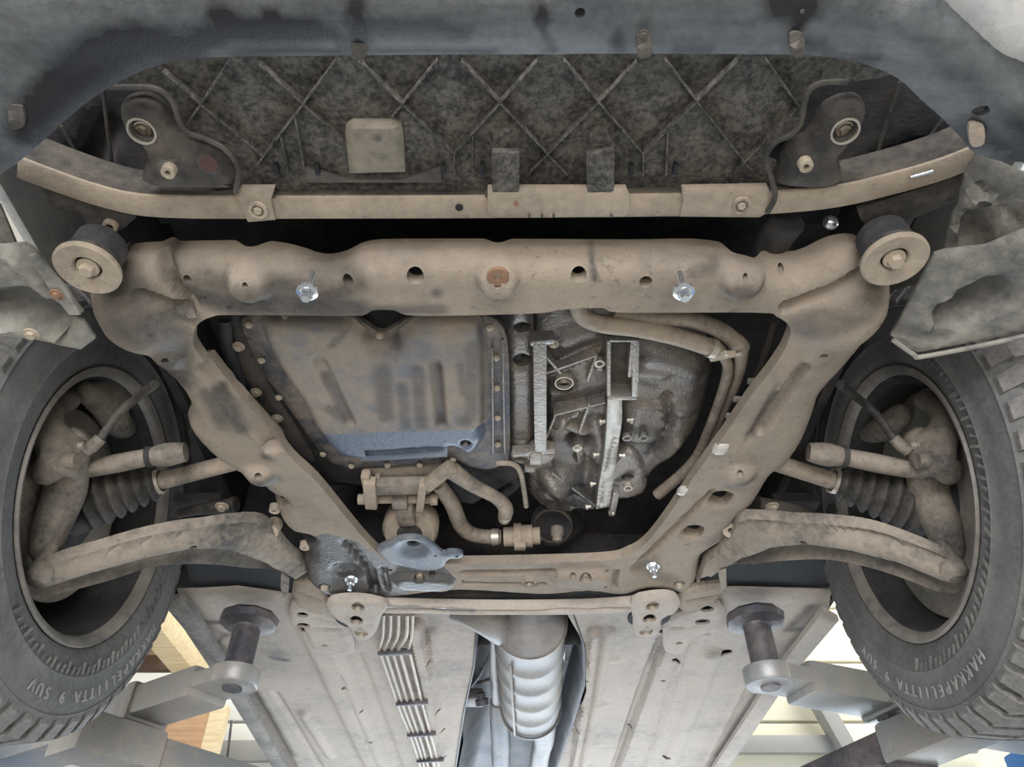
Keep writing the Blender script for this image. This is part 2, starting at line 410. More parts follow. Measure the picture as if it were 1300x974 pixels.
# loft of plywood at the left
bx0 = P(196, 790, 1.30); by0 = P(300, 925, 1.30)
b_ = bar('timber_beam', (bx0.x, 3.0, U + 1.30), (bx0.x - .0, WY, U + 1.30), .16, .14, M['pine']); tag(b_, 'long pale pine beam running behind the left lift arm', 'beam')
lf = thing('plywood_loft', 'orange plywood loft boards over dark joists behind left tyre', 'loft', (-3.4, 4, U + 1.45))
for i in range(5):
    box('board', (bx0.x - .12 - .62, 2.7 + i * .56, U + 1.40), (1.2, .54, .03), M['ply'], lf, bev=.004)
for i in range(3): box('joist', (bx0.x - .7, 3.0 + i * .98, U + 1.30), (1.2, .06, .10), M['brownwood'], lf, bev=.004)
pc = PY(236, 945, 4.7)
tag(box('wooden_post', (pc.x, 4.7, pc.z - .45), (.24, .2, 1.35), M['carton'], bev=.01), 'brown wooden post standing behind left lift arm', 'post')
pc = PY(268, 950, 4.55)
tag(box('timber_plank', (pc.x, 4.55, pc.z - .3), (.10, .06, 1.05), M['pine'], bev=.006), 'narrow bright pine plank leaning at brown wooden post', 'plank')
# ================================================================== CAR BODY SHELL
cx_ = -.019
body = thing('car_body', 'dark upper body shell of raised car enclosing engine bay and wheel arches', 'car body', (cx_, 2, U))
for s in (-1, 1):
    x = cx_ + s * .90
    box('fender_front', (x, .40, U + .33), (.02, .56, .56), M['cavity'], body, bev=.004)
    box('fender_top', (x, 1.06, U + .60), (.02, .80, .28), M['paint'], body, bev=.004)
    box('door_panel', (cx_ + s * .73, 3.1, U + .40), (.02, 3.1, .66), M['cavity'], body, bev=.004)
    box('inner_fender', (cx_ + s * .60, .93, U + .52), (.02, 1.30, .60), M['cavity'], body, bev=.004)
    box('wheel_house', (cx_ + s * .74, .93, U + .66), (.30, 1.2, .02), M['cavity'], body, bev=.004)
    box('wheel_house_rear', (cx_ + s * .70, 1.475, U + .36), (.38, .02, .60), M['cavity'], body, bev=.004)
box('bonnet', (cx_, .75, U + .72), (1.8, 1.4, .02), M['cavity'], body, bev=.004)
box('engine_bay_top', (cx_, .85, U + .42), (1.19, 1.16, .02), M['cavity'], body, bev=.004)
box('cabin_light_block', (cx_, 3.05, U + .22), (1.42, 3.2, .02), M['cavity'], body, bev=.004)  # added unseen sheet that blocks light from above the floor pan
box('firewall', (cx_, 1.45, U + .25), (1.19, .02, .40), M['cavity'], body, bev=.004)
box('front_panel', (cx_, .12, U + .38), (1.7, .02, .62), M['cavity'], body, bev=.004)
# radiator slot darkness between beam and subframe
rad = thing('radiator', 'black radiator seen in gap between front beam and subframe', 'radiator', (cx_, .58, U + .1))
box('core', (cx_, .56, U + .30), (.80, .03, .36), M['black'], rad)
for s in (-1, 1): box('side_tank', (cx_ + s * .42, .56, U + .30), (.05, .05, .36), M['black'], rad)
# ================================================================== FRONT BUMPER
bp = thing('front_bumper', 'scuffed grey plastic bumper underside with dark oily patches across the top', 'bumper', (cx_, .3, U - .05))
lip = [(-70, 262), (0, 224), (32, 200), (50, 184), (80, 157), (110, 132), (150, 107), (200, 86), (245, 78), (300, 75), (450, 73), (640, 72), (800, 72), (1000, 73), (1050, 76), (1100, 85), (1142, 103), (1172, 130), (1200, 155), (1224, 180), (1240, 198), (1270, 208), (1300, 210), (1380, 214), (1380, -60), (640, -75), (-70, -60)]
oils = [([(35, 170), (50, 140), (75, 110), (110, 75), (140, 55), (185, 42), (215, 52)], 26, 1), ([(50, 165), (90, 120), (150, 85), (210, 68), (235, 60)], 30, 1), ([(215, 60), (270, 40), (300, 25)], 20, 1), ([(290, 14), (312, 30), (350, 32), (400, 30)], 24, 1), ([(400, 25), (440, 45)], 15, .9),
        ([(455, 0), (462, 60)], 17, 1), ([(480, 28), (560, 28), (590, 36)], 14, .9), ([(470, 62), (560, 64), (625, 67)], 8, 1), ([(685, 0), (690, 30), (700, 62)], 9, 1.3), ([(785, 50), (788, 70)], 14, .9), ([(985, 0), (1010, 10), (1025, 5)], 22, 1), ([(1013, 20), (1008, 66)], 6, 1.2), ([(300, 70), (380, 66), (450, 68)], 7, 1), ([(860, 68), (900, 68)], 7, 1), ([(345, 4), (350, 6)], 9, 1), ([(1225, 175), (1270, 160), (1300, 190)], 32, 1), ([(1020, 55), (1060, 74), (1110, 80)], 8, 1), ([(1040, 60), (1030, 66)], 9, 1)]
sheet('bumper_skin', lip, M['bumper'], bp, z=-.055, k=(0, 0, -.10, .3), thick=.006, prof=[(0, -.006), (.01, 0), (.04, .006), (.12, .01)], oil=oils, res=.0075, smooth=3,
      bumps=[([(60, -20), (300, -30), (700, -30)], 90, .012, .3), ([(1150, 20), (1260, 120), (1330, 160)], 40, .012, .2)], holes=[(1240, 134, 7), (735, 8, 6)], hprof=[(0, -.003), (.008, 0)])
sheet('painted_corner', [(1168, -50), (1190, 10), (1225, 50), (1262, 82), (1300, 92), (1390, 120), (1390, -50)], M['paint'], bp, z=-.070, k=(0, 0, -.10, .3), thick=.006, prof=[(0, -.01), (.02, 0)], res=.01)
for (u, v, r) in ((462, 12, 4), (1018, 14, 4), (1118, 20, 6), (1208, 80, 6), (1228, 93, 4), (136, 55, 6), (306, 24, 4), (817, 45, 6)):
    bolt(P(u, v, -.060, (0, 0, -.10, .3)), r * .5 / F, M['darkplate'], bp, 'screw', washer=1.6)
for (u, v) in ((455, 62), (818, 60), (1012, 58), (20, 150), (1240, 172)):
    q = P(u, v, -.055); o = sheet('clip', [(u - 9, v - 14), (u + 8, v - 14), (u + 10, v + 8), (u + 3, v + 14), (u - 7, v + 12)], M['hose'] if u == 1240 else M['darkplate'], bp, z=-.062, k=(0, 0, -.10, .3), thick=.004, res=.006, bumps=[([(u, v)], 6, .004)])
# ================================================================== SPLASH SHIELD (diamond ribs)
kp = (0, 0, .12, .36)
sh = thing('radiator_shield', 'dark speckled plastic shield with diamond ribs behind the bumper lip', 'shield', (cx_, .38, U + .02))
sheet('shield_panel', [(120, 60), (1130, 60), (1110, 100), (1050, 104), (1030, 112), (1022, 135), (1016, 158), (1000, 172), (983, 184), (976, 202), (985, 240), (300, 240), (304, 214), (285, 190), (262, 179), (240, 170), (228, 150), (218, 128), (196, 112), (140, 108)], M['shield'], sh, z=.02, k=kp, thick=.006, smooth=2,
      bumps=[([(642, 172), (642, 225)], 20, .010, .6), ([(762, 172), (762, 225)], 20, .010, .6), ([(300, 130)], 10, .001)], rough=.0016, res=.007)
ribs = [((207, 89), (334, 195)), ((290, 79), (234, 163)), ((329, 79), (437, 176)), ((425, 78), (327, 207)), ((455, 76), (577, 193)), ((555, 76), (498, 146)), ((586, 76), (720, 220)), ((682, 76), (577, 193)), ((716, 76), (816, 193)), ((808, 78), (671, 218)), ((845, 76), (951, 212)), ((936, 75), (816, 193)), ((973, 76), (1017, 139)), ((1012, 135), (931, 217)), ((577, 193), (577, 220)), ((600, 170), (600, 218)), ((816, 193), (816, 220)), ((847, 165), (845, 220)), ((375, 145), (388, 218)), ((357, 170), (367, 220))]
for a, b in ribs:
    bar('rib', P(*a, .015, kp), P(*b, .015, kp), .0019, .010, M['shield'], sh, bev=.0008)
for u in (351, 403, 563, 612, 802, 857):
    box('slot', P(u, 214, .013, kp), (.005, .012, .008), M['black'], sh, bev=.001)
tb = thing('shield_tab', 'tan dusty square tab hanging over the diamond-ribbed shield', 'bracket', P(475, 190, .01))
sheet('tab_plate', [(437, 172), (438, 162), (446, 157), (475, 157), (500, 157), (508, 160), (511, 170), (514, 222), (443, 224), (440, 200)], dusty('tab_dust', (.10, .095, .08), (.30, .26, .20), .62, .85), tb, z=.008, k=kp, thick=.005, prof=[(0, -.006), (.006, 0)], smooth=0, res=.006, oil=[([(475, 178), (485, 172)], 4, .8)])
sheet('tab_foot', [(388, 212), (440, 228), (514, 228), (560, 212), (560, 232), (388, 232)], M['darkplate'], tb, z=.012, k=kp, thick=.004, smooth=0)
# ================================================================== LOWER CROSS BEAM
bm_ = thing('front_cross_beam', 'long tan dusty steel box beam crossing below the diamond-ribbed shield', 'beam', (cx_, .49, U + .02))
path = catmull([(22, 214), (70, 232), (120, 249), (170, 261), (230, 265), (320, 265.5), (640, 264.5), (900, 261.5), (1000, 258), (1070, 250), (1130, 236), (1190, 219), (1240, 200)], n=5, closed=False)
rectsweep('box_section', [P(u, v, .02) for u, v in path], .031, .045, M['beam'], bm_)
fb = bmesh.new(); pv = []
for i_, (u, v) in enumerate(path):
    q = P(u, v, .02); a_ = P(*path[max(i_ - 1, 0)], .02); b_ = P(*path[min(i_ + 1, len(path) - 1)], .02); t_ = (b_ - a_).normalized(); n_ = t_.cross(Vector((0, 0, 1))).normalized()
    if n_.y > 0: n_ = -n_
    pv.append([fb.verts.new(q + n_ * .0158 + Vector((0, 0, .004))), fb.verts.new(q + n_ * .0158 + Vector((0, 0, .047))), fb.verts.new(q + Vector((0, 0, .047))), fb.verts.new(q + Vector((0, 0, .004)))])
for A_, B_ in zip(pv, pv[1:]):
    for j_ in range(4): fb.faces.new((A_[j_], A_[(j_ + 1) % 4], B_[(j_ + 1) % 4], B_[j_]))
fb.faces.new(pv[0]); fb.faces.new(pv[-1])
frombm('front_face_shade', fb, dusty('beam_face_shade', (.04, .038, .036), (.17, .145, .115), .5, .8), bm_)  # dark skin on the beam front; the bumper's shade is in its colour
for (nm, pl, zo) in (('clamp', [(305, 240), (348, 240), (343, 256), (349, 281), (314, 284), (298, 250)], .012), ('clamp', [(866, 240), (975, 238), (980, 250), (975, 272), (965, 278), (864, 277), (868, 256)], .012), ('centre_plate', [(619, 240), (795, 240), (800, 250), (799, 272), (792, 277), (626, 278), (619, 270)], .010)):
    sheet(nm, pl, M['beam'], bm_, z=zo, thick=.006, prof=[(0, -.003), (.004, 0)], smooth=0, res=.006)
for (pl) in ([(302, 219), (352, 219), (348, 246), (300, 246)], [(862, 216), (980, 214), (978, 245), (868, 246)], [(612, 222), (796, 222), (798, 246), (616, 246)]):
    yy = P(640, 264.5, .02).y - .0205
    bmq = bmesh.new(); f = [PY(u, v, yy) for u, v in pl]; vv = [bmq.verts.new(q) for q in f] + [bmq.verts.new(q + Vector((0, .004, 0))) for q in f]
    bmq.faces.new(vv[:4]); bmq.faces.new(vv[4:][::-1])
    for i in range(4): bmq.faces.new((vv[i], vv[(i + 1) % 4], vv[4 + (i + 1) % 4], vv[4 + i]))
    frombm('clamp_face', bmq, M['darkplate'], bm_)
for u in (642, 762): bar('channel', P(u, 190, .005, kp), P(u, 243, .003, kp), .030, .01, M['shield'], bm_, bev=.003)
for (u, v) in ((328, 266), (941, 260)):
    ringmesh('bolt_ring', P(u, v, .012), .007, .011, .003, M['dbolt'], bm_); bolt(P(u, v, .012), .005, M['dbolt'], bm_, washer=0)
lathe('drain_hole', [(0, .0045), (.001, .0045)], P(583, 263, .0185), (0, 0, -1), M['black'], bm_, n=16)
lathe('drain_hole', [(0, .003), (.001, .003)], P(655, 258, .0085), (0, 0, -1), M['rust'], bm_, n=16)
for u in (672, 688, 703, 776): box('notch', P(u, 274, .009), (.003, .004, .002), M['darkplate'], bm_, bev=.0005)
# wheelhouse pockets and front mounting brackets
for s, outl, cup, hs, groove, lab, pocket in (
    (-1, [(150, 138), (163, 129), (184, 128), (204, 141), (220, 165), (244, 180), (268, 186), (282, 200), (291, 242), (183, 242), (182, 208), (175, 192), (157, 176), (148, 156)], (181, 165), [(215, 216, 7), (265, 208, 10)],
     [(138, 111), (195, 112), (218, 128), (227, 152), (238, 168), (262, 177), (286, 190), (302, 214), (299, 244)], 'left', [(78, 160), (108, 212), (126, 222), (141, 212), (136, 160), (130, 108)]),
    (1, [(1104, 148), (1098, 132), (1082, 128), (1062, 134), (1046, 146), (1037, 165), (1027, 178), (1010, 186), (998, 197), (993, 212), (990, 242), (1068, 242), (1070, 208), (1084, 188), (1098, 170)], (1072, 165), [(1022, 208, 8)],
     [(1075, 104), (1045, 105), (1028, 114), (1021, 132), (1017, 155), (1004, 171), (984, 181), (973, 200), (980, 228), (984, 250), (974, 270)], 'right', [(1142, 104), (1110, 210), (1124, 221), (1146, 216), (1168, 190), (1196, 152)])):
    br = thing('mounting_bracket', 'dark rounded mounting bracket with large cup hole at %s end of ribbed shield' % lab, 'bracket', P(cup[0], 200, .03), )
    sheet('bracket_plate', outl, M['darkplate'], br, z=.012, thick=.005, prof=[(0, -.014), (.006, -.003), (.014, 0)], holes=[(cup[0], cup[1], 13)], bumps=[([cup], 26, -.010, .3)] + [([(h[0], h[1])], 15, .008, .5) for h in hs], res=.006, hprof=[(0, .005), (.006, 0)])
    ringmesh('cup_ring', P(*cup, .018), .0125, .0155, .004, M['ring'], br)
    bolt(P(cup[0], cup[1], .035), .006, M['dbolt'], br)
    for h in hs:
        if h[2] == 10: lathe('recess', [(0, .0095), (.001, .0095)], P(h[0], h[1], .004), (0, 0, -1), M['rust'] if 0 else plain('dull_red_rubber', (.09, .045, .04), .7), br, n=20)
        else: ringmesh('bush', P(h[0], h[1], .004), .003, .0075, .006, M['dbolt'], br); 
    tube('flange_lip', [P(u, v, .010) for u, v in groove], .003, M['darkplate'], br, n=8)
    wp = thing('inner_arch_panel', 'black hollow inner arch panel outboard of the %s mounting bracket' % lab, 'panel', P(*pocket[2], .05))
    sheet('hollow_panel', [((40 if s < 0 else 1245), 190), ((120 if s < 0 else 1140), 90), ((250 if s < 0 else 1030), 80), ((300 if s < 0 else 985), 250), ((230 if s < 0 else 1060), 262), ((60 if s < 0 else 1215), 240)], M['cavity'], wp, z=.085, thick=.005, smooth=0, bumps=[([pocket[1], pocket[4]], 20, -.02, .3)], res=.012)
    tube('pressed_edge', [P(u, v, .078) for u, v in pocket], .0022, M['darkplate'], wp, n=6)
# side tabs by the washers
tbs = thing('tab_bracket', 'small dark bracket with round eyelet above the left subframe washer', 'bracket', P(140, 286, .03))
sheet('tab_plate', [(50, 236), (110, 252), (168, 274), (163, 286), (150, 296), (135, 297), (121, 289), (108, 276), (88, 270), (60, 268)], M['darkplate'], tbs, z=.03, thick=.005, prof=[(0, -.005), (.006, 0)], holes=[(140, 287, 5)], res=.006)
ringmesh('eyelet', P(140, 287, .027), .0045, .0085, .003, M['dbolt'], tbs)
tbs = thing('tab_bracket', 'broad dark arm bracket with rusty stud above the right subframe washer', 'bracket', P(1110, 286, .03))
sheet('tab_plate', [(1092, 272), (1100, 266), (1180, 240), (1236, 222), (1238, 246), (1170, 278), (1124, 291), (1104, 290), (1095, 282)], M['darkplate'], tbs, z=.03, thick=.006, prof=[(0, -.006), (.008, 0)], res=.007)
lathe('stud', [(0, .008), (.004, .008), (.004, .004), (.022, .0035), (.022, 0)], P(1108, 290, .028), (0, 0, -1), M['rust'], tbs, n=14)
for (u, v, r, a, lab) in ((1048, 281, 9, .5, 'right'),):
    o = lathe('hose_clamp', [(0, .006), (.004, .0085), (.010, .0085), (.014, .006)], P(u, v, .05), (1, .3, 0), M['zinc'], n=14); tag(o, 'small shiny metal clamp in dark gap above right end of subframe', 'clamp')
o = lathe('shiny_clip', [(0, .002), (.022, .0025)], P(1156, 225, .012), (1, -.35, 0), M['zinc'], n=10); tag(o, 'tiny shiny metal clip on right end of front beam', 'clip')
# mounting hoses rising behind the front beam
tag(tube('rubber_hose', [P(1000, 280, .05), P(985, 300, .06), P(975, 320, .10)], .022, M['cavity']), 'thick dark hose in gap at right end of front beam', 'hose')
# ================================================================== SUBFRAME
sf = thing('subframe', 'large tan dusty pressed steel subframe framing the engine opening', 'subframe', P(632, 560, 0))
outer = [(150, 322), (172, 309), (230, 306), (330, 305), (375, 311), (412, 322), (440, 318), (470, 305), (530, 303), (640, 303), (800, 304), (880, 303), (930, 310), (965, 318), (1010, 318), (1050, 300), (1082, 297), (1102, 312), (1112, 340), (1132, 360), (1139, 390), (1134, 415), (1112, 438), (1080, 475), (1050, 508), (1040, 535), (1025, 570), (1003, 600), (985, 612), (962, 648), (944, 662), (928, 690), (908, 703), (893, 716), (888, 738), (872, 752), (852, 750), (826, 746), (800, 753), (779, 754), (746, 750), (690, 754), (600, 749), (560, 750), (500, 757), (450, 757), (402, 752), (386, 738), (380, 718), (383, 700), (372, 688), (352, 668), (341, 640), (325, 622), (300, 610), (268, 590), (240, 562), (231, 545), (236, 530), (225, 505), (200, 478), (175, 458), (148, 444), (128, 436), (112, 415), (104, 385), (106, 366), (135, 352), (148, 338)]
outer = [lifted(u, v, .048) if v < 330 and 140 < u < 1110 else (u, v + 8) if v > 735 else (u, v) for u, v in outer]
inner = [(245, 432), (250, 413), (270, 402), (300, 400), (440, 401), (462, 400), (475, 394), (500, 394), (516, 400), (560, 401), (680, 398), (715, 393), (765, 391), (790, 397), (960, 397), (986, 402), (1003, 416), (1000, 435), (985, 462), (950, 508), (920, 552), (878, 610), (850, 652), (822, 688), (798, 704), (762, 712), (620, 716), (540, 716), (496, 712), (480, 702), (462, 684), (440, 658), (402, 612), (370, 582), (345, 548), (320, 522), (290, 497), (265, 467), (249, 445)]
M_sub_oil_shade = [([(165, 380), (180, 400)], 60, .75), ([(195, 400), (222, 425), (225, 480)], 34, .84), ([(240, 372), (290, 385), (380, 388), (450, 392)], 30, .84), ([(215, 350), (260, 372), (360, 378)], 34, .6), ([(210, 335), (226, 368)], 15, .84), ([(250, 355), (300, 368), (400, 365), (450, 360)], 26, .62), ([(200, 395), (240, 400)], 22, .8), ([(275, 500), (305, 545)], 17, .8), ([(285, 540), (265, 500)], 18, .6), ([(325, 608), (345, 606)], 17, .8), ([(340, 580)], 13, .84), ([(395, 700), (450, 745), (480, 750)], 22, .6), ([(555, 372)], 12, .7), ([(930, 362), (960, 364)], 16, .75), ([(985, 505), (955, 550)], 15, .7), ([(752, 338), (756, 356)], 7, .84), ([(1100, 372), (1020, 412)], 30, .65), ([(170, 318), (380, 318)], 12, .45), ([(400, 318), (1000, 314)], 10, .5), ([(120, 420), (230, 540)], 16, .35), ([(930, 612), (948, 606)], 14, .8), ([(400, 384), (440, 370)], 20, .8), ([(470, 395), (560, 393)], 14, .7), ([(880, 350), (910, 345)], 12, .6), ([(190, 330), (225, 345)], 10, .5), ([(960, 650), (900, 690)], 14, .4), ([(820, 725), (850, 735)], 18, .4), ([(290, 350)], 10, .7)]  # oil stains, with the dimness of the front left corner painted in
sheet('frame_shell', outer, M['subframe'], sf, z=0, thick=.018, smooth=3, res=.005,
      prof=[(0, -.030), (.004, -.020), (.010, -.010), (.020, -.003), (.032, 0)], hprof=None,
      holes=[tuple(inner), (527, 353, 11), (735, 352, 10), (441, 361, 7), (820, 359, 8), (237, 356, 4.5), (213, 450, 4), (996, 355, 4), (1043, 444, 4.5), (330, 597, 4.5), (938, 595, 4),
             ((338, 640), (350, 632), (364, 642), (352, 650)), ((374, 688), (386, 680), (402, 688), (390, 695)), ((900, 640), (912, 628), (932, 630), (922, 644), (908, 644)), ((868, 682), (876, 672), (894, 672), (888, 684)),
             (315, 352, 3.5), (632, 352, 4.5), (945, 350, 3.5), (412, 745, 7), (862, 742, 7), (533, 729, 7), (549, 727, 4), (672, 737, 6), (743, 728, 8), (727, 726, 4), (588, 738, 2.5), (638, 740, 2.5), (496, 724, 2.5), (770, 725, 2.5), (495, 737, 2), (768, 745, 2.5)],
      bumps=[([(315, 356)], 32, 0.020, .55), ([(632, 354)], 31, 0.018, .55), ([(945, 354)], 32, 0.018, .55), ([(165, 400), (175, 415)], 58, 0.0270, .15), ([(1082, 395), (1070, 410)], 60, 0.0270, .15),
             ([(205, 345), (240, 385)], 14, -0.0210, .1), ([(1090, 352), (1050, 372), (1000, 390)], 12, -0.0180, .1), ([(180, 372), (240, 396)], 10, -0.0150, .1),
             ([(262, 470), (345, 565)], 15, -0.0150, .4), ([(296, 505), (335, 560)], 14, 0.0045, .4), ([(1020, 468), (965, 548)], 10, -0.0150, .4), ([(990, 490), (950, 560)], 6, -0.0045, .4),
             ([(330, 603)], 24, 0.0150, .3), ([(938, 603)], 25, 0.0150, .3), ([(905, 625), (815, 712)], 7, -0.0120, .3), ([(345, 575)], 14, 0.0060, .4), ([(352, 640)], 19, -0.0090, .4), ([(386, 687)], 19, -0.0090, .4), ([(914, 636)], 24, -0.0090, .4), ([(880, 677)], 20, -0.0090, .4),
             ([(440, 690), (470, 725), (476, 750)], 8, -0.0150, .4), ([(518, 735), (560, 737)], 22, 0.0150, .5), ([(718, 733), (758, 733)], 22, 0.0135, .5), ([(590, 728), (700, 726)], 8, -0.0090, .4), ([(590, 741), (690, 742)], 5, -0.0090, .4), ([(672, 737)], 12, 0.0075, .4),
             ([(487, 722), (492, 748)], 5, -0.0090, .4), ([(783, 725), (780, 745)], 4, -0.0090, .4), ([(820, 722)], 22, -0.0120, .5), ([(440, 725)], 22, -0.0090, .5), ([(213, 456)], 22, 0.0105, .3), ([(1040, 450)], 22, 0.0075, .3), ([(290, 322), (420, 330), (520, 322), (780, 322), (900, 325)], 7, -0.0045, .2)],
      oil=M_sub_oil_shade, clean=[([(378, 690), (415, 680), (450, 690), (482, 712), (560, 722), (575, 735), (520, 748), (490, 765), (380, 765)], 10, 1, 1)])
for (u, v) in ((533, 729), (743, 728), (672, 738), (412, 745), (862, 742)): bolt(P(u, v, .003), .0075, M['dbolt'], sf, washer=1.2)
ringmesh('rust_ring', P(632, 352, -.0135), .005, .013, .0008, M['rust'], sf)
for (u, v) in ((350, 642), (915, 637), (882, 679), (388, 689)): lathe('inner_nut', [(0, .010), (.012, .009), (.012, .004), (.006, .004), (.006, 0)], P(u, v, .018), (0, 0, -1), M['dbolt'], sf, n=14)
# mounting bushings with big washers
for (u, v, s, lab) in ((111, 341, -1, 'left'), (1136, 330, 1, 'right')):
    q = P(u, v, -.03)
    t = thing('bushing_washer', 'big round tan washer and bolt on the front %s corner of the subframe' % lab, 'washer', q)
    lathe('washer', [(-.005, .014), (-.005, .0345), (-.003, .0365), (.001, .0365), (.003, .034), (.001, .017), (-.003, .0145)], q, (0, 0, -1), M['beam'], t, n=48, closed=True)
    bolt(q + Vector((0, 0, .002)), .0085, M['dbolt'], t, washer=1.5, h=1.0)
    lathe('rubber_ring', [(.004, .022), (.004, .033), (.012, .033), (.012, .022)], q, (0, 0, 1), M['rubber'], t, n=36, closed=True)
    lathe('sleeve', [(.012, .0), (.012, .026), (.016, .029), (.045, .029), (.05, .024), (.05, 0)], q, (0, 0, 1), M['cavity'], t, n=36)
# loose new bolts
for (u, v, dx, dy, lab) in ((389, 375, 6, -9, 'shiny zinc bolt hanging under the left front of the subframe'), (869, 375, 0, -10, 'shiny zinc bolt hanging under the right front of the subframe')):
    q = P(u, v, -.045); t = thing('new_bolt', lab, 'bolt', q)
    lathe('flange_head', [(0, .0), (0, .0075), (-.004, .0085), (-.005, .0125), (-.008, .0128), (-.009, .006), (-.009, 0)], q, (0, 0, -1), M['zinc'], t, n=6 if 0 else 24)
    bolt(q + Vector((0, 0, -.001)), .0062, M['zinc'], t, 'hex', washer=0)
    lathe('shank', [(.006, .004), (.040, .004)], q, (0, 0, 1), M['zinc'], t, n=12)
for (u, v, lab) in ((446, 736, 'bright bolt and nut on the blue rear left corner of the subframe'), (829, 719, 'bright bolt and nut on the rear right corner of the subframe')):
    q = P(u, v, -.012); t = thing('new_bolt', lab, 'bolt', q)
    bolt(q, .009, M['zinc'], t, 'nut', washer=1.5, h=.9)
    lathe('thread', [(0, .0045), (.022, .0042), (.022, 0)], q, (0, 0, -1), M['zinc'], t, n=12)
for (u, v, r, lab) in ((915, 573, 11, 'clear shiny sealant blob on right subframe rail, upper one'), (867, 627, 7, 'clear shiny sealant blob on inner edge of right subframe rail, lower one')):
    o = sheet('sealant_blob', [(u - r, v + 2), (u - r * .3, v - r * .5), (u + r, v - r * .6), (u + r * 1.05, v), (u + r * .3, v + r * .5), (u - r * .7, v + r * .5)], M['glue'], None, z=-.004, thick=.006, prof=[(0, -.004), (.004, .001)], res=.004, rough=.003); tag(o, lab, 'sealant')
# ================================================================== OIL PAN
op = thing('oil_pan', 'dusty pressed steel engine oil pan with clean strip tinted by painted sky reflection and flange bolts', 'oil pan', P(480, 500, .04))
fl = [(306, 414), (312, 404), (340, 401), (440, 402), (462, 412), (484, 424), (506, 414), (528, 403), (600, 401), (626, 406), (641, 424), (646, 460), (647, 520), (647, 575), (640, 590), (618, 598), (595, 594), (573, 583), (550, 590), (500, 595), (450, 596), (418, 588), (396, 562), (366, 520), (338, 482), (318, 445)]
pf = sheet('flange', fl, dusty('pan_flange', (.05, .06, .08), (.25, .20, .15), .45, .5, .3, 14, 60, .3), op, z=.062, thick=.008, prof=[(0, -.003), (.003, 0)], smooth=4, res=.007)
sheet('pan_body', [(330, 420), (345, 411), (436, 412), (456, 424), (484, 440), (510, 426), (532, 412), (595, 410), (614, 420), (618, 450), (618, 540), (612, 548), (616, 562), (604, 580), (590, 582), (573, 574), (550, 583), (500, 588), (450, 588), (424, 580), (402, 555), (378, 512), (352, 474), (334, 440)], M['pan'], op, z=.042, thick=.004,
      prof=[(0, -.018), (.004, -.014), (.009, -.005), (.016, -.001), (.024, 0)], smooth=4, res=.0035,
      bumps=[([(405, 460), (443, 536)], 11, -.009, .3), ([(552, 462), (560, 540)], 11, -.009, .3), ([(484, 440)], 30, -.012, .2), ([(591, 565)], 11, -.004, .4), ([(350, 430), (380, 450)], 25, .003, .2)],
      holes=[(591, 565, 7), ((464, 577), (466, 571), (500, 570), (556, 564), (563, 567), (562, 573), (556, 576), (500, 581), (468, 582))], oil=[([(485, 470), (490, 530)], 18, .62), ([(530, 470), (535, 540)], 14, .62), ([(510, 490), (515, 540)], 12, .55), ([(555, 470), (560, 540)], 10, .75), ([(600, 440), (597, 530)], 15, .62), ([(585, 465), (590, 500)], 10, .6), ([(475, 432), (495, 436)], 22, .7), ([(610, 420), (612, 540)], 8, .6), ([(590, 535)], 18, .8), ([(340, 412), (430, 418)], 10, .55), ([(440, 420), (420, 440)], 8, .5), ([(420, 520), (440, 535)], 14, .55), ([(412, 480), (440, 530)], 9, .6)],
      clean=[([(395, 556), (470, 552), (560, 550), (612, 548), (625, 600), (400, 605)], 8, 1, 1)])
for (u, v) in ((362, 402), (432, 407), (482, 427), (528, 410), (575, 408), (622, 417), (316, 413), (332, 458), (354, 505), (410, 577), (446, 592), (492, 591), (533, 591), (575, 584), (630, 455), (631, 493), (632, 531), (632, 565)):
    bolt(P(u, v, .058), .0042, M['dbolt'], pf, washer=1.35, h=.6)
sheet('slot_groove', [(458, 566), (568, 559), (568, 580), (458, 586)], M['pan'], op, z=.049, thick=.003, smooth=0, res=.004, clean=[([(458, 566), (568, 559), (568, 580), (458, 586)], 8, 1, 1)], bumps=[([(468, 576), (558, 570)], 5, -.004, .3)])
lathe('drain_plug', [(0, 0), (0, .0045), (-.004, .006), (-.010, .006), (-.010, 0)], P(591, 566, .045), (0, 0, -1), M['liftdark'], op, n=12)
for a, b in (((638, 430), (641, 590)), ((625, 440), (626, 575))): bar('channel_rib', P(*a, .056), P(*b, .056), .003, .006, M['alud'], op, bev=.001)
# engine block mass above the pan
eb = thing('engine_block', 'dark oily engine block above the oil pan and left of the gearbox', 'engine', P(470, 500, .2))
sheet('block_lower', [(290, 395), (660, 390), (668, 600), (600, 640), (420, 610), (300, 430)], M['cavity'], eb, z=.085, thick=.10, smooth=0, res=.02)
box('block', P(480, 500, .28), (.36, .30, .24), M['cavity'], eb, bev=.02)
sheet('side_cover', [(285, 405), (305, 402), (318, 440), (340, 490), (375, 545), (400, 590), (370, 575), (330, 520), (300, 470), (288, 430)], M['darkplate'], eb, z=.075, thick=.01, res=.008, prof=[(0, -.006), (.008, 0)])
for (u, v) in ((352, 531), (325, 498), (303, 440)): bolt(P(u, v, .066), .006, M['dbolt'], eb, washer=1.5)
tube('lower_hose', [P(285, 405, .07), P(290, 440, .07), P(300, 470, .075), P(312, 500, .09)], .009, M['cavity'], eb)
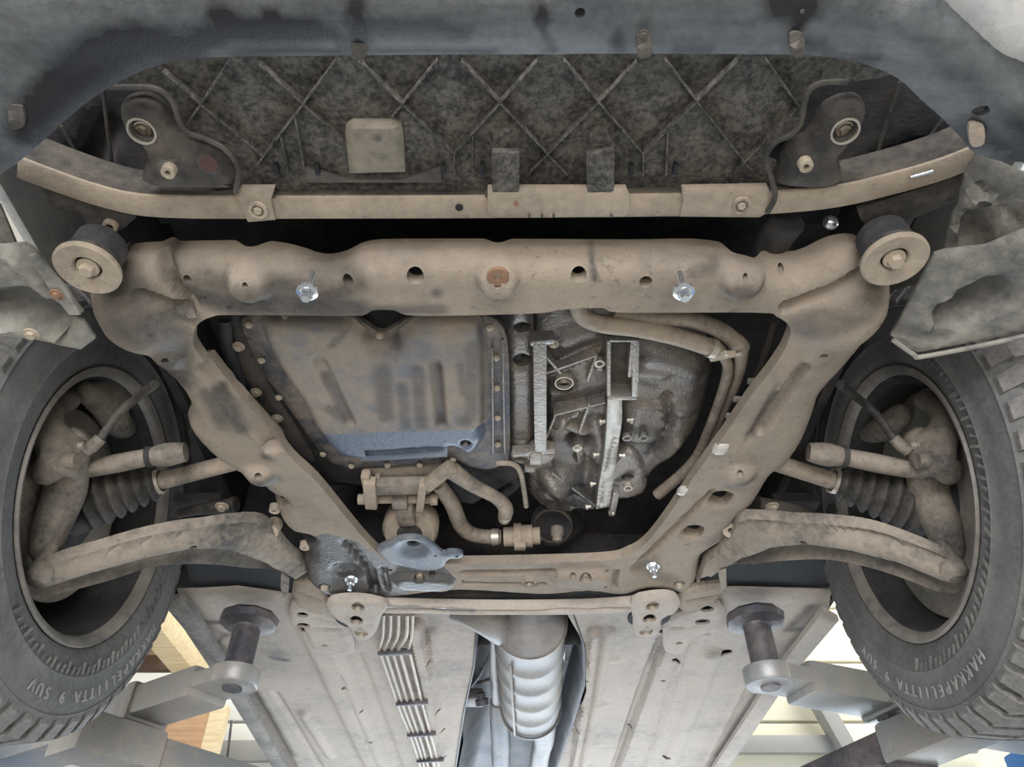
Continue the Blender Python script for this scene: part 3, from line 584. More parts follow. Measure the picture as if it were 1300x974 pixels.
# ================================================================== GEARBOX
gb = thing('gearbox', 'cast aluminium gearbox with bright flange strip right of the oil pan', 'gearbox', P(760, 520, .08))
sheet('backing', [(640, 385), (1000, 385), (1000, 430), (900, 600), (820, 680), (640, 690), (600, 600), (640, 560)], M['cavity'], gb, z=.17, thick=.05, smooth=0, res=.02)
sheet('bell_housing', [(646, 396), (676, 396), (678, 480), (678, 560), (664, 578), (648, 570), (646, 500)], M['alud'], gb, z=.075, thick=.04, smooth=2, res=.006, prof=[(0, -.010), (.008, 0)], holes=[(663, 459, 12), (663, 418, 11, .8)], hprof=[(0, -.004), (.008, 0)], rough=.002)
sheet('dust_plate', [(650, 575), (672, 572), (700, 575), (705, 583), (690, 592), (662, 592), (650, 585)], M['alu'], gb, z=.065, thick=.02, res=.006, prof=[(0, -.005), (.005, 0)], holes=[(661, 583, 9, .5)])
bar('web', P(685, 428, .062), P(686, 566, .062), .020, .03, M['alu'], gb, bev=.003)
bar('web', P(673, 431, .058), P(704, 428, .058), .010, .02, M['alu'], gb, bev=.003); bolt(P(703, 437, .06), .005, M['dbolt'], gb)
bar('web', P(650, 573, .058), P(705, 568, .058), .008, .02, M['alu'], gb, bev=.003)
box('lug', P(680, 575, .06), (.02, .03, .03), M['alu'], gb, bev=.003); box('lug', P(672, 588, .07), (.018, .016, .03), M['alud'], gb, bev=.003)
sheet('front_case', [(672, 396), (770, 396), (780, 420), (782, 500), (775, 560), (768, 640), (745, 652), (700, 640), (672, 612), (660, 592), (684, 560), (690, 500)], M['alud'], gb, z=.095, thick=.05, smooth=3, res=.0065, prof=[(0, -.02), (.012, 0)],
      bumps=[([(716, 484)], 20, .014, .4), ([(761, 460)], 12, .016, .4), ([(700, 470), (757, 448)], 8, .012, .2), ([(705, 522), (765, 508)], 9, .014, .2), ([(705, 530), (740, 545)], 14, .012, .2), ([(735, 558)], 20, -.025, .2), ([(712, 606)], 34, .030, .05), ([(720, 430), (750, 420)], 25, .010, .1), ([(755, 530), (762, 560), (755, 610)], 12, .010, .2), ([(735, 578)], 8, .02, .4), ([(700, 540), (730, 520)], 8, .012, .2), ([(690, 600), (745, 632)], 10, .012, .3), ([(748, 590)], 16, -.015, .2)],
      holes=[(716, 484, 11, .9)], rough=.004, oil=[([(735, 560)], 20, .8), ([(690, 560), (720, 560)], 10, .4), ([(665, 615), (740, 648)], 14, .6), ([(760, 590), (760, 640)], 10, .6), ([(730, 500), (700, 510)], 10, .5)])
ringmesh('bore_ring', P(716, 484, .081), .0125, .0150, .005, M['ring'], gb); ringmesh('bore_ring', P(761, 460, .079), .0045, .0082, .004, M['ring'], gb)
bolt(P(733, 569, .078), .0055, M['ring'], gb); bolt(P(735, 569, .078), .0001, M['ring'], gb) if 0 else None
for a, b in (((692, 470), (757, 447)), ((757, 447), (745, 480)), ((703, 523), (768, 507)), ((748, 508), (735, 545)), ((705, 523), (690, 560)), ((700, 596), (758, 640)), ((683, 438), (712, 470))):
    bar('rib', P(*a, .082), P(*b, .082), .004, .016, M['alu'], gb, bev=.001)
sheet('side_case', [(782, 428), (860, 432), (888, 446), (908, 470), (900, 520), (885, 560), (862, 582), (838, 592), (822, 620), (812, 640), (788, 632), (784, 560), (786, 500)], M['alud'], gb, z=.085, thick=.05, smooth=3, res=.0065, prof=[(0, -.03), (.012, -.008), (.03, 0)],
      bumps=[([(800, 512), (845, 512)], 10, .008, .2), ([(800, 553), (830, 553)], 16, .008, .5), ([(846, 500), (852, 540), (835, 570)], 8, -.012, .2), ([(830, 455), (880, 470)], 26, .010, .1), ([(860, 560), (820, 600)], 12, .014, .2), ([(868, 520)], 22, .010, .1), ([(800, 470), (840, 475)], 14, .008, .2)],
      rough=.004, oil=[([(800, 480), (830, 490)], 8, .5), ([(800, 585), (815, 600)], 12, .8), ([(835, 545), (820, 575)], 6, .7), ([(880, 540), (865, 575)], 12, .6)])
for (u, v) in ((796, 555), (817, 555)):
    ringmesh('plug_ring', P(u, v, .072), .005, .008, .003, M['alu'], gb); lathe('plug', [(0, .0), (0, .005), (.002, .005), (.002, 0)], P(u, v, .073), (0, 0, -1), M['liftdark'], gb, n=6)
sheet('flange_strip', [(772, 498), (790, 498), (790, 535), (786, 560), (781, 600), (774, 645), (757, 648), (760, 620), (767, 580), (770, 545)], M['alub'], gb, z=.062, thick=.03, smooth=0, res=.006, prof=[(0, -.002), (.003, 0)], oil=[([(780, 500), (780, 530)], 12, .75), ([(777, 585)], 5, .6), ([(768, 620)], 4, .7)], rough=.0015, bumps=[([(782, 545), (771, 600)], 3, -.003, .3), ([(769, 612), (763, 642)], 3, -.003, .3)])
for (u, v) in ((768, 535), (796, 533), (760, 577), (786, 578), (756, 614), (750, 643), (773, 650)):
    lathe('stud', [(0, .003), (.006, .003), (.006, .005), (.010, .005), (.010, 0)], P(u, v, .064), (-1 if u in (768, 760, 756, 750) else 1, 0, -.2), M['ring'], gb, n=8)
for a, b, w_ in (((772, 424), (772, 495), .006), ((806, 424), (805, 495), .010), ((771, 497), (808, 497), .008), ((772, 424), (808, 424), .004), ((802, 424), (798, 470), .006)):
    bar('channel_wall', P(*a, .062), P(*b, .062), w_, .03, M['alu'], gb, bev=.002)
sheet('channel_floor', [(772, 424), (806, 424), (806, 497), (772, 497)], M['darkplate'], gb, z=.075, thick=.01, smooth=0)
sheet('lower_bracket', [(776, 590), (800, 575), (815, 585), (822, 612), (815, 630), (778, 634)], M['alu'], gb, z=.075, thick=.02, res=.006, prof=[(0, -.008), (.006, 0)], holes=[(797, 606, 8, .8)], rough=.002, oil=[([(785, 610), (800, 600)], 9, .8)])
ringmesh('bore_ring', P(797, 617, .064), .005, .0085, .006, M['ring'], gb)
bar('bracket_foot', P(776, 650, .07), P(782, 622, .07), .012, .02, M['alu'], gb, bev=.002)
lathe('differential_cover', [(0, 0), (.0, .02), (.02, .05), (.03, .055), (.06, .055), (.06, 0)], P(712, 668, .14), (0, .3, 1), M['cavity'], gb, n=28)
lathe('sensor', [(0, 0), (0, .006), (.004, .010), (.012, .010), (.014, .013), (.03, .013)], P(708, 688, .05), (0, 0, 1), M['alu'], gb, n=16)
sheet('lower_case', [(672, 596), (735, 600), (745, 640), (720, 655), (690, 650), (668, 630)], M['alud'], gb, z=.115, thick=.04, res=.007, prof=[(0, -.02), (.012, 0)], bumps=[([(712, 610)], 24, .014, .2), ([(690, 630), (740, 632)], 8, .010, .3)], rough=.004)
# coolant pipes right of the gearbox
for nm, pts, rs, lab in (('coolant_pipe', [(732, 384), (742, 403), (768, 412), (810, 417), (860, 428), (906, 443), (918, 452), (924, 470), (915, 505), (900, 545), (884, 580), (862, 605), (835, 628)], [.012, .0125, .0125, .0125, .0125, .0125, .008, .008, .008, .008, .0085, .010, .011], 'dusty bent pipe over the gearbox front, nearest one'),
                         ('coolant_pipe', [(780, 392), (830, 402), (872, 405), (908, 416), (930, 431), (940, 442), (938, 475), (926, 505), (910, 540), (895, 575), (878, 600)], [.012, .012, .012, .012, .0125, .0115, .008, .008, .008, .008, .008], 'dusty bent pipe running just outside the nearest gearbox pipe')):
    t = thing(nm, lab, 'pipe', P(*pts[5], .05), 'coolant pipes beside gearbox')
    zz = .045 if 'nearest one' in lab else .06
    tube('pipe_body', [P(u, v, zz + (.0 if i < 6 else min((i - 5) * .008, .04))) for i, (u, v) in enumerate(pts)], rs, M['hose'], t)
    a, b = (P(*pts[4], zz), P(*pts[5], zz)); d = (b - a).normalized()
    ringmesh('clamp_ring', b - d * .004, .0126, .0145, .006, M['ring'], t, axis=d)
o = thing('pipe_clamp', 'small metal clamp joining the two bent pipes by the gearbox', 'clamp', P(912, 455, .04))
bar('clamp_band', P(900, 455, .038), P(935, 448, .038), .012, .008, M['dbolt'], o); bolt(P(921, 449, .036), .004, M['ring'], o)
# wiring clips on the far right of the opening
o = thing('wiring_loom', 'thin dark wiring loom with pale clips inside right rail', 'cable', P(960, 470, .06))
tube('loom', [P(985, 405, .08), P(975, 440, .08), P(962, 475, .08), P(945, 510, .08), P(925, 550, .08)], .006, M['darkplate'], o)
for (u, v) in ((954, 484), (936, 507), (926, 528)): box('clip', P(u, v, .065), (.012, .010, .006), M['glue'], o, bev=.002)
# ================================================================== ENGINE MOUNT, HOSES
em = thing('engine_mount', 'tan cast engine mount bracket with round rubber bushing below oil pan', 'engine mount', P(520, 640, .05))
bar('bracket_bar', P(466, 618, .045), P(545, 616, .045), .030, .02, M['arm'], em); 
bar('bracket_leg', P(469, 610, .04), P(472, 642, .04), .022, .02, M['beam'], em); bar('bracket_leg', P(537, 612, .04), P(533, 645, .04), .014, .02, M['beam'], em)
bar('bracket_arm', P(540, 618, .04), P(575, 590, .05), .022, .018, M['beam'], em); bar('bracket_arm', P(464, 600, .05), P(468, 620, .045), .016, .02, M['beam'], em); bar('bracket_arm', P(480, 600, .06), P(482, 618, .05), .010, .02, M['arm'], em)
sheet('bracket_web', [(462, 598), (560, 594), (545, 616), (470, 618)], M['arm'], em, z=.06, thick=.01, smooth=0, prof=[(0, -.003), (.006, 0)])
a, b = P(455, 634, .055), P(545, 634, .055); d = (b - a)
lathe('pivot_bolt', [(0, 0), (0, .010), (.012, .010), (.012, .008), (.13, .008), (.13, .011), (.142, .011), (.142, 0)], a, d, M['dbolt'], em, n=16)
lathe('link_eye', [(0, 0), (0, .020), (.026, .020), (.026, 0)], P(500, 634, .055), d, M['arm'], em, n=24)
ax = Vector((0, .35, 1)).normalized(); q = P(520, 678, .03)
lathe('bushing_housing', [(0, .030), (0, .046), (.010, .052), (.04, .052), (.05, .045), (.06, .02), (.06, 0)], q, ax, M['beam'], em, n=36)
lathe('rubber_core', [(-.001, .0), (-.001, .022), (.004, .032), (.012, .032), (.02, 0)], q, ax, M['rubber'], em, n=30)
bar('link_neck', P(512, 640, .05), P(518, 662, .045), .035, .03, M['arm'], em, bev=.008)
mp = thing('mount_plate', 'clean blue-grey bracket plate with round hole below the round bushing', 'bracket', P(525, 705, -.005))
sheet('plate', [(478, 700), (495, 690), (512, 684), (534, 685), (550, 694), (562, 704), (570, 702), (583, 703), (588, 707), (584, 711), (572, 712), (566, 716), (560, 724), (535, 726), (495, 716)], dusty('clean_steel', (.13, .155, .19), (.26, .25, .24), .38, .45, .4, 12, 60, .3), mp, z=-.006, thick=.006, smooth=3, res=.0055, prof=[(0, -.004), (.005, 0)], holes=[(524, 696, 8), (580, 707, 2.2), (553, 706, 2.2)], bumps=[([(524, 698)], 24, -.010, .3)])
bolt(P(524, 697, .012), .007, M['dbolt'], mp)
for nm, pts, rs, z, lab, mt in (('radiator_hose', [(556, 614), (574, 640), (586, 668), (604, 680), (636, 682)], [.014, .015, .015, .0145, .0145], .07, 'dark bent hose reaching the thermostat from the left', 'hose'), ('coolant_arm', [(572, 596), (600, 616), (630, 632), (642, 646), (640, 660)], [.016, .013, .012, .014, .011], .055, 'curved cast pipe ending above the thermostat', 'hose'), ('oil_line', [(630, 588), (650, 589), (660, 598), (665, 620), (668, 643)], .0045, .05, 'thin bent steel line hanging from the oil pan corner', 'hose'), ('coolant_hose', [(615, 600), (628, 612), (640, 600), (655, 612), (640, 626)], .010, .10, 'short dark hose looped above the curved cast pipe', 'cavity')):
    tag(tube(nm, [P(u, v, z) for u, v in pts], rs, M[mt]), lab, 'hose')
th = thing('thermostat', 'tan plastic thermostat housing with ribbed clamps left of gearbox sump', 'thermostat', P(655, 682, .05))
a, b = P(640, 682, .06), P(690, 680, .06); d = b - a
lathe('housing', [(0, .0), (0, .019), (.02, .019), (.02, .026), (.034, .026), (.034, .022), (.055, .022), (.055, .017), (.07, .017), (.07, 0)], a, d, M['beam'], th, n=26)
ringmesh('hose_clamp', P(627, 682, .065), .0150, .0168, .010, M['ring'], th, axis=d)
box('lug', P(660, 693, .035), (.022, .014, .014), M['beam'], th, bev=.002)
ringmesh('spring_clamp', P(641, 655, .055), .0115, .013, .005, M['ring'], th, axis=(0, 1, 0))
st = thing('starter_motor', 'shadowed round housing with silver edge between thermostat and gearbox', 'motor', P(700, 665, .12))
lathe('drum', [(0, 0), (0, .045), (.08, .045), (.08, 0)], P(700, 665, .12), (.3, .6, .4), M['cavity'], st, n=30)
ringmesh('rim_ring', P(702, 668, .10), .036, .039, .004, M['alud'], st, axis=(-.1, -.5, -1))
# ================================================================== REAR BRACE
rb = thing('rear_cross_brace', 'narrow steel cross brace with bolted end plates behind the subframe', 'brace', P(640, 775, -.01))
sheet('brace_bar', [(430, 764), (470, 768), (560, 771), (640, 772), (740, 771), (800, 767), (850, 762), (850, 776), (800, 779), (740, 782), (640, 783), (560, 782), (470, 780), (430, 778)], M['floor'], rb, z=-.012, thick=.012, smooth=2, res=.006, prof=[(0, -.006), (.006, 0)], bumps=[([(470, 774), (640, 777), (800, 773)], 4, -.006, .3)], clean=[([(430, 770), (600, 776)], 14, .8)])
for pl, bl in (([(414, 776), (418, 766), (440, 762), (470, 764), (492, 772), (484, 786), (477, 806), (466, 815), (447, 812), (440, 798), (424, 788)], [(455, 770), (453, 787), (459, 803)]), ([(803, 766), (835, 758), (856, 760), (864, 769), (860, 780), (842, 789), (838, 806), (828, 811), (806, 808), (804, 790)], [(828, 769), (824, 785), (820, 801)])):
    ep = sheet('end_plate', pl, M['floor'], rb, z=-.020, thick=.008, smooth=3, res=.006, prof=[(0, -.008), (.008, 0)], holes=[(p[0], p[1], 8, 1.5) for p in bl], bumps=[([p], 16, .004, .3) for p in bl]); lathe('under_plate', [(0, 0), (0, .045), (.004, .045), (.004, 0)], P(bl[1][0], bl[1][1], -.006), (0, 0, 1), M['cavity'], rb, n=20)
    for p in bl: bolt(P(p[0], p[1] + 1, -.014), .0075, M['dbolt'], ep, washer=0, h=.9)
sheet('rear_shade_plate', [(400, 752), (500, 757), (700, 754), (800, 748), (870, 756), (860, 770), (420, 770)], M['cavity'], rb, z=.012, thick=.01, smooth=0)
# little brackets beside the rear corners
for (pl, lab) in (([(372, 742), (412, 752), (416, 780), (408, 783), (376, 772)], 'left'), ([(868, 752), (918, 745), (922, 752), (905, 770), (868, 780), (862, 768)], 'right')):
    o = sheet('reinforcement_bracket', pl, M['subframe'], None, z=-.002, thick=.008, smooth=2, res=.006, prof=[(0, -.008), (.008, 0)], bumps=[([(pl[0][0] + 6, pl[0][1] + 12), (pl[1][0] - 6, pl[1][1] + 12)], 5, -.005, .3)])
    tag(o, 'ribbed tan bracket behind the rear %s corner of the subframe' % lab, 'bracket')
for (pts, lab) in ([(357, 730), (367, 736), (366, 752), (360, 760), (356, 745)], 'left'), ([(912, 728), (922, 724), (922, 752), (916, 750)], 'right'):
    o = sheet('hanging_tab', pts, M['arm'], None, z=-.03, thick=.004, smooth=1, res=.005); tag(o, 'small pale hanging tab beneath inner end of the %s control arm' % lab, 'tab')
# ================================================================== CONTROL ARMS
for s, up, lo, ball, lab in ((-1, [(28, 742), (36, 730), (62, 714), (120, 696), (190, 677), (240, 668), (300, 661), (330, 662), (347, 676), (368, 696), (388, 714)], [(394, 742), (362, 731), (320, 720), (270, 714), (225, 714), (190, 718), (150, 731), (100, 745), (55, 754), (34, 752)], (48, 733), 'left'),
                             (1, [(1226, 730), (1205, 708), (1160, 688), (1110, 671), (1060, 664), (1010, 660), (960, 657), (938, 658), (930, 676), (910, 696), (893, 710)], [(884, 738), (905, 728), (950, 715), (1000, 709), (1050, 708), (1100, 717), (1150, 733), (1190, 748), (1220, 748)], (1212, 728), 'right')):
    kk = (-s * .60, cx_ + s * .38, 0, 0)
    t = thing('control_arm', 'curved pressed steel control arm reaching the %s wheel' % lab, 'control arm', P(*ball, .01, kk))
    mid = [((a[0] + b[0]) / 2, (a[1] * .62 + b[1] * .38)) for a, b in zip(catmull(up, n=1, closed=False)[1:-1], [lo[::-1][min(int(i * len(lo) / len(up)), len(lo) - 1)] for i in range(1, len(up) - 1)])]
    hx = 250 if s < 0 else 1016
    sheet('arm_shell', up + lo, M['arm'], t, z=.012, k=kk, thick=.02, smooth=3, res=.0065, prof=[(0, .004), (.004, .004), (.007, -.004), (.014, 0)], bumps=[([(60, 728), (120, 709), (200, 688), (250, 679), (300, 680), (345, 698), (378, 722)] if s < 0 else [(1195, 720), (1140, 697), (1070, 680), (1016, 673), (970, 678), (925, 700), (895, 724)], 20, .022, .1), ([(20, 752), (60, 744), (120, 728), (190, 705), (260, 699), (320, 708), (382, 736)] if s < 0 else [(1240, 748), (1205, 738), (1160, 722), (1100, 703), (1010, 696), (950, 703), (892, 734)], 13, -.014, .1)],
          holes=[(hx, 681 if s < 0 else 675, 4)], oil=[([(90, 740), (180, 722), (260, 706), (350, 724)] if s < 0 else [(1190, 738), (1100, 706), (1010, 700), (920, 716)], 10, .65)])  # dark band paints in the shade of the arm's rear-facing slope
    q = P(*ball, .0, kk)
    lathe('ball_joint', [(-.012, 0), (-.010, .012), (0, .019), (.012, .019), (.02, .014), (.05, .010), (.05, 0)], q, (0, 0, 1), M['arm'], t, n=24)
    for (u, v) in (((343, 676),) if s < 0 else ((928, 674),)): lathe('pivot_sleeve', [(0, .006), (0, .014), (.03, .014), (.03, .006)], P(u, v, .0), (0, .5, 1), M['dbolt'], t, n=20, closed=True)
# ================================================================== WHEELS
def wheel(s, X, Y, Z, lab, phis):
    root = thing('front_wheel', lab, 'wheel', (X, Y, Z)); A = (s, 0, 0)   # axis pointing outward
    ty = lathe('tyre', [(.016, .219), (.008, .226), (.002, .238), (.0, .252), (-.002, .262), (-.0035, .264), (-.002, .266), (-.001, .285), (.0, .300), (.004, .315), (.0025, .317), (.006, .320), (.014, .333), (.030, .343), (.06, .346), (.17, .346), (.20, .338), (.218, .31), (.226, .27), (.218, .23), (.208, .219)], (X, Y, Z), A, M['tyre'], root, n=110, closed=True)
    # shoulder lugs, one shared mesh
    bmL = bmesh.new()
    def lug(x0, x1, w0, w1, r0, r1, skew):
        vs = []
        for (x, r, ww, sk) in ((x0, r0, w0, 0), (x1, r1, w1, skew)):
            for dd in (-1, 1):
                for rr in (r, r + .011): vs.append(((x), dd * ww + sk, rr))
        vv = [bmL.verts.new(q) for q in vs]
        for f in ((0, 1, 3, 2), (4, 6, 7, 5), (0, 4, 5, 1), (2, 3, 7, 6), (1, 5, 7, 3), (0, 2, 6, 4)): bmL.faces.new([vv[i] for i in f])
        return vv
    nL = 52
    lug(.006, .024, .0125, .0135, .318, .340, .003); lug(.024, .075, .0145, .0145, .340, .3455, .009)
    bmesh.ops.remove_doubles(bmL, verts=bmL.verts, dist=.0001); bmesh.ops.recalc_face_normals(bmL, faces=bmL.faces)
    me = bpy.data.meshes.new('tread_block'); bmL.to_mesh(me); bmL.free(); me.materials.append(M['tread'])
    bmL = bmesh.new(); lug(.080, .112, .0135, .0135, .346, .346, .008); bmesh.ops.recalc_face_normals(bmL, faces=bmL.faces)
    me2 = bpy.data.meshes.new('tread_block'); bmL.to_mesh(me2); bmL.free(); me2.materials.append(M['tread'])
    for row, mm in ((0, me), (1, me2), (2, me2)):
        for i in range(nL):
            ph = (i + .5 * (row % 2)) / nL * 2 * math.pi
            # local x -> outward axis (s), local z -> radial
            rad = Vector((0, math.sin(ph), math.cos(ph))); ax = Vector((s, 0, 0)); tn = rad.cross(ax)
            o = bpy.data.objects.new('tread_block', mm); col.objects.link(o)
            o.parent = root; o.matrix_basis = Matrix.Translation((s * (.040 if row == 2 else 0), 0, 0)) @ Matrix((ax, tn, rad)).transposed().to_4x4()
    # lettering of the sidewall
    def letters(txt, r, size, ph0, dph, nm):
        right = Vector((0, -s, 0))
        for i, ch in enumerate(txt):
            if ch == ' ': continue
            cu = bpy.data.curves.new('t', 'FONT'); cu.body = ch; cu.size = size; cu.extrude = .0009; cu.align_x = 'CENTER'; cu.align_y = 'CENTER'; cu.resolution_u = 3; cu.offset = size * .012
            to = bpy.data.objects.new('t', cu); col.objects.link(to)
            dg = bpy.context.evaluated_depsgraph_get(); mt = bpy.data.meshes.new_from_object(to.evaluated_get(dg))
            ph = R(ph0 + dph * i)
            rad = Vector((0, 0, 1)) * math.cos(ph) + right * math.sin(ph); tn = Vector((0, 0, -1)) * math.sin(ph) + right * math.cos(ph); nn = tn.cross(rad)
            mx = Matrix((tn, rad, nn)).transposed().to_4x4(); mx.translation = Vector((X, Y, Z)) + rad * r + nn * .0012
            mt.transform(mx); bpy.data.objects.remove(to); mt.materials.clear(); link('letter', mt, M['letter'], root, False)
    letters('HAKKAPELIITTA 9 SUV', .292, .023, phis[0], phis[1], 'lettering')
    # sidewall fins
    bmf = bmesh.new()
    for i in range(46):
        ph = R(60 + i * 3.2); right = Vector((0, -s, 0))
        rad = Vector((0, 0, 1)) * math.cos(ph) + right * math.sin(ph); tn = Vector((0, 0, -1)) * math.sin(ph) + right * math.cos(ph); nn = tn.cross(rad)
        o0 = Vector((X, Y, Z)) + rad * .262; hh = .012 if i % 3 else .018
        vs = [bmf.verts.new(o0 + tn * a + rad * b * hh + tn * b * .006 + nn * c) for a in (-.0022, .0022) for b in (-1, 0) for c in (0, .0032)]
        for f in ((0, 1, 3, 2), (4, 6, 7, 5), (0, 4, 5, 1), (2, 3, 7, 6), (1, 5, 7, 3), (0, 2, 6, 4)): bmf.faces.new([vs[j] for j in f])
    o = frombm('sidewall_fins', bmf, M['tread'], root, False); o['kind'] = 'stuff'
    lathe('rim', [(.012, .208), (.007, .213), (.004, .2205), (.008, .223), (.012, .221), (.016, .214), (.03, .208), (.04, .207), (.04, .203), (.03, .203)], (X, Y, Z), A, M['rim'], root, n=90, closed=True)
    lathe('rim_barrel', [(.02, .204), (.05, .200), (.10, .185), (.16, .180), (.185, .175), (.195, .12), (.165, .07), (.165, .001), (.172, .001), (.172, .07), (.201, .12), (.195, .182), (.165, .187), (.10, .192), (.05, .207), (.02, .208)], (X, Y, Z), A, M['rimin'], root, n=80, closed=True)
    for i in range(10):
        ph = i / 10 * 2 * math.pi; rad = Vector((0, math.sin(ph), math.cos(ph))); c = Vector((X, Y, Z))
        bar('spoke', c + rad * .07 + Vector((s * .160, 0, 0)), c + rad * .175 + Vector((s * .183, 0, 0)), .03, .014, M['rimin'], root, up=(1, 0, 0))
    return root
XL, YL, ZL = -.655, 1.030, C + .680
XR, YR, ZR = .622, 1.037, C + .690
wheel(-1, XL, YL, ZL, 'left front wheel with dusty winter tyre, seen from inside', (108, 4.0, 200, 5))
wheel(1, XR, YR, ZR, 'right front wheel with dusty winter tyre, seen from inside', (168, 4.0, 40, 5))
# ================================================================== HUBS, SHAFTS, TIE RODS
def skin(name, chains, mat, parent, sub=2):
    me = bpy.data.meshes.new(name); vs = []; es = []; rr = []
    for ch in chains:
        last = None
        for (p, r) in ch:
            p = Vector(p); idx = None
            for i, q in enumerate(vs):
                if (q - p).length < 1e-4: idx = i
            if idx is None: vs.append(p); rr.append(r); idx = len(vs) - 1
            if last is not None: es.append((last, idx))
            last = idx
    me.from_pydata([tuple(v) for v in vs], es, [])
    o = bpy.data.objects.new(name, me); col.objects.link(o)
    m = o.modifiers.new('skin', 'SKIN'); m.use_smooth_shade = True
    for i, r in enumerate(rr): me.skin_vertices[0].data[i].radius = (r, r)
    me.skin_vertices[0].data[0].use_root = True
    if sub: ms = o.modifiers.new('sub', 'SUBSURF'); ms.levels = ms.render_levels = sub
    dg = bpy.context.evaluated_depsgraph_get(); m2 = bpy.data.meshes.new_from_object(o.evaluated_get(dg)); bpy.data.objects.remove(o)
    return link(name, m2, mat, parent)
for s, X, Y, Z, lab in ((-1, XL, YL, ZL, 'left'), (1, XR, YR, ZR, 'right')):
    f = (lambda u: u) if s < 0 else (lambda u: 1262 - u)
    kn = thing('steering_knuckle', 'dusty cast steering knuckle and brake shield inside the %s wheel' % lab, 'knuckle', (X + s * .03, Y, Z))
    x0 = X + s * .05
    Q = lambda u, v, dx=0: PX(f(u), v, x0 - s * dx)
    skin('knuckle_casting', [[(Q(48, 615), .018), (Q(62, 590, .02), .026), (Q(84, 575, .03), .030), (Q(98, 556, .04), .024), (Q(108, 545, .05), .018)], [(Q(84, 575, .03), .030), (Q(60, 545, .01), .022), (Q(70, 515, .0), .020), (Q(95, 505, .0), .018)], [(Q(84, 575, .03), .030), (Q(85, 620, .01), .035), (Q(60, 680, .0), .028), (Q(52, 720, .0), .020)]], M['arm'], kn)
    lathe('hub_disc', [(0, 0), (0, .05), (.01, .075), (.04, .075), (.04, 0)], (x0, Y, Z), (s, 0, 0), M['cavity'], kn, n=36)
    lathe('brake_shield', [(0, .06), (0, .150 if s < 0 else .178), (.004, .156 if s < 0 else .186), (.010, .156 if s < 0 else .186), (.010, .06)], (x0 + s * .02, Y, Z), (s, 0, 0), M['arm'] if s < 0 else M['liner'], kn, n=60, closed=True)  # right shield gets the paler material: its lit look is put into colour
    lathe('brake_disc', [(0, .07), (0, .142), (.022, .142), (.022, .07)], (x0 + s * .038, Y, Z), (s, 0, 0), M['rimin'], kn, n=60, closed=True)
    skin('brake_caliper', [[(Q(112, 520, .0), .020), (Q(140, 545, .0), .026), (Q(165, 552, .0), .018)]] if s > 0 else [[(Q(100, 500, .0), .020), (Q(130, 492, .0), .030), (Q(160, 500, .0), .026), (Q(182, 520, .0), .018)], [(Q(130, 492, .0), .030), (Q(150, 540, .0), .028), (Q(165, 548, .0), .020)]], M['arm'], kn)
    lathe('bearing_bolt', [(0, 0), (0, .006), (.010, .006), (.010, .009), (.014, .009)], Q(107, 566, .06), (s, 0, 0), M['ring'], kn, n=8)
    lathe('bolt_boss', [(0, .004), (0, .012), (.02, .014)], Q(98, 585, .06), (s, 0, 0), M['arm'], kn, n=16)
    bh = thing('brake_hose', 'dark rubber brake hose curving above the %s steering knuckle' % lab, 'hose', Q(130, 545, .08))
    tube('hose_body', [Q(196, 488, .20), Q(170, 508, .13), Q(148, 528, .10), Q(128, 556, .08)], .0065, M['rubber'], bh)
    tube('hose_fitting', [Q(128, 556, .08), Q(118, 566, .07), Q(108, 574, .06)], [.009, .010, .008], M['arm'], bh, sub=2)
    ds = thing('drive_shaft', 'drive shaft with ribbed black rubber boot going into the %s wheel' % lab, 'drive shaft', PY(f(200), 612, 1.03))
    a = PY(f(285) if s < 0 else 992, 590, 1.01); b = PY(f(200) if s < 0 else 1062, 612, 1.03); c = PY(f(92) if s < 0 else 1172, 642, 1.03)
    d0 = (b - a).normalized(); tube('shaft', [a - d0 * .08, b], .0145, M['hose'], ds, sub=0)
    ringmesh('boot_clamp', b - d0 * .005, .0175, .021, .012, M['ring'], ds, axis=d0)
    L = (c - b).length; pr = [(0, .018)]
    nr = 6
    for i in range(nr):
        t0 = i / nr; r0 = .026 + .022 * t0
        pr += [(L * .85 * (t0 + .015), r0 - .006), (L * .85 * (t0 + .05), r0 + .002), (L * .85 * (t0 + .09), r0 + .005), (L * .85 * (t0 + .13), r0 + .001), (L * .85 * (t0 + .16), r0 - .005)]
    pr += [(L * .87, .047), (L * 1.05, .050), (L * 1.05, 0)]
    lathe('boot', pr, b, c - b, M['rubber'], ds, n=40)
    tr = thing('tie_rod', 'dusty steering tie rod with rounded end above the %s drive shaft' % lab, 'tie rod', PY(f(200), 580, .95))
    a = PY(f(100), 598, .95); b = PY(f(190), 580, .95); c = PY(f(236), 574, .95)
    tube('rod', [a, (a + b) / 2, b], [.013, .015, .014], M['arm'], tr, sub=4); tube('rod_end', [b, (b + c) / 2, c], [.014, .019, .015], M['arm'], tr, sub=4)
    ringmesh('collar', b, .0145, .017, .004, M['cavity'], tr, axis=(c - b))
    wl = thing('wheel_liner_rear', 'wheel arch liner coloured dark for shade behind the %s front wheel' % lab, 'liner', (cx_ + s * .5, 1.45, U + .1))
    pl = [(236, 712), (300, 705), (384, 712), (386, 752), (372, 768), (340, 776), (262, 762), (244, 752)] if s < 0 else [(886, 712), (980, 705), (1052, 706), (1058, 738), (1000, 762), (940, 776), (915, 776), (890, 750)]
    sheet('liner_sheet', pl, M['black'], wl, z=.045, thick=.004, smooth=1, res=.015)  # black colour stands for the shade on the arch's rear wall
    # stabiliser link and small brackets between rail and wheel
    lk = thing('stabiliser_link', 'dark stabiliser link and bolt between subframe rail and %s drive shaft boot' % lab, 'link', P(f(262), 655, .05))
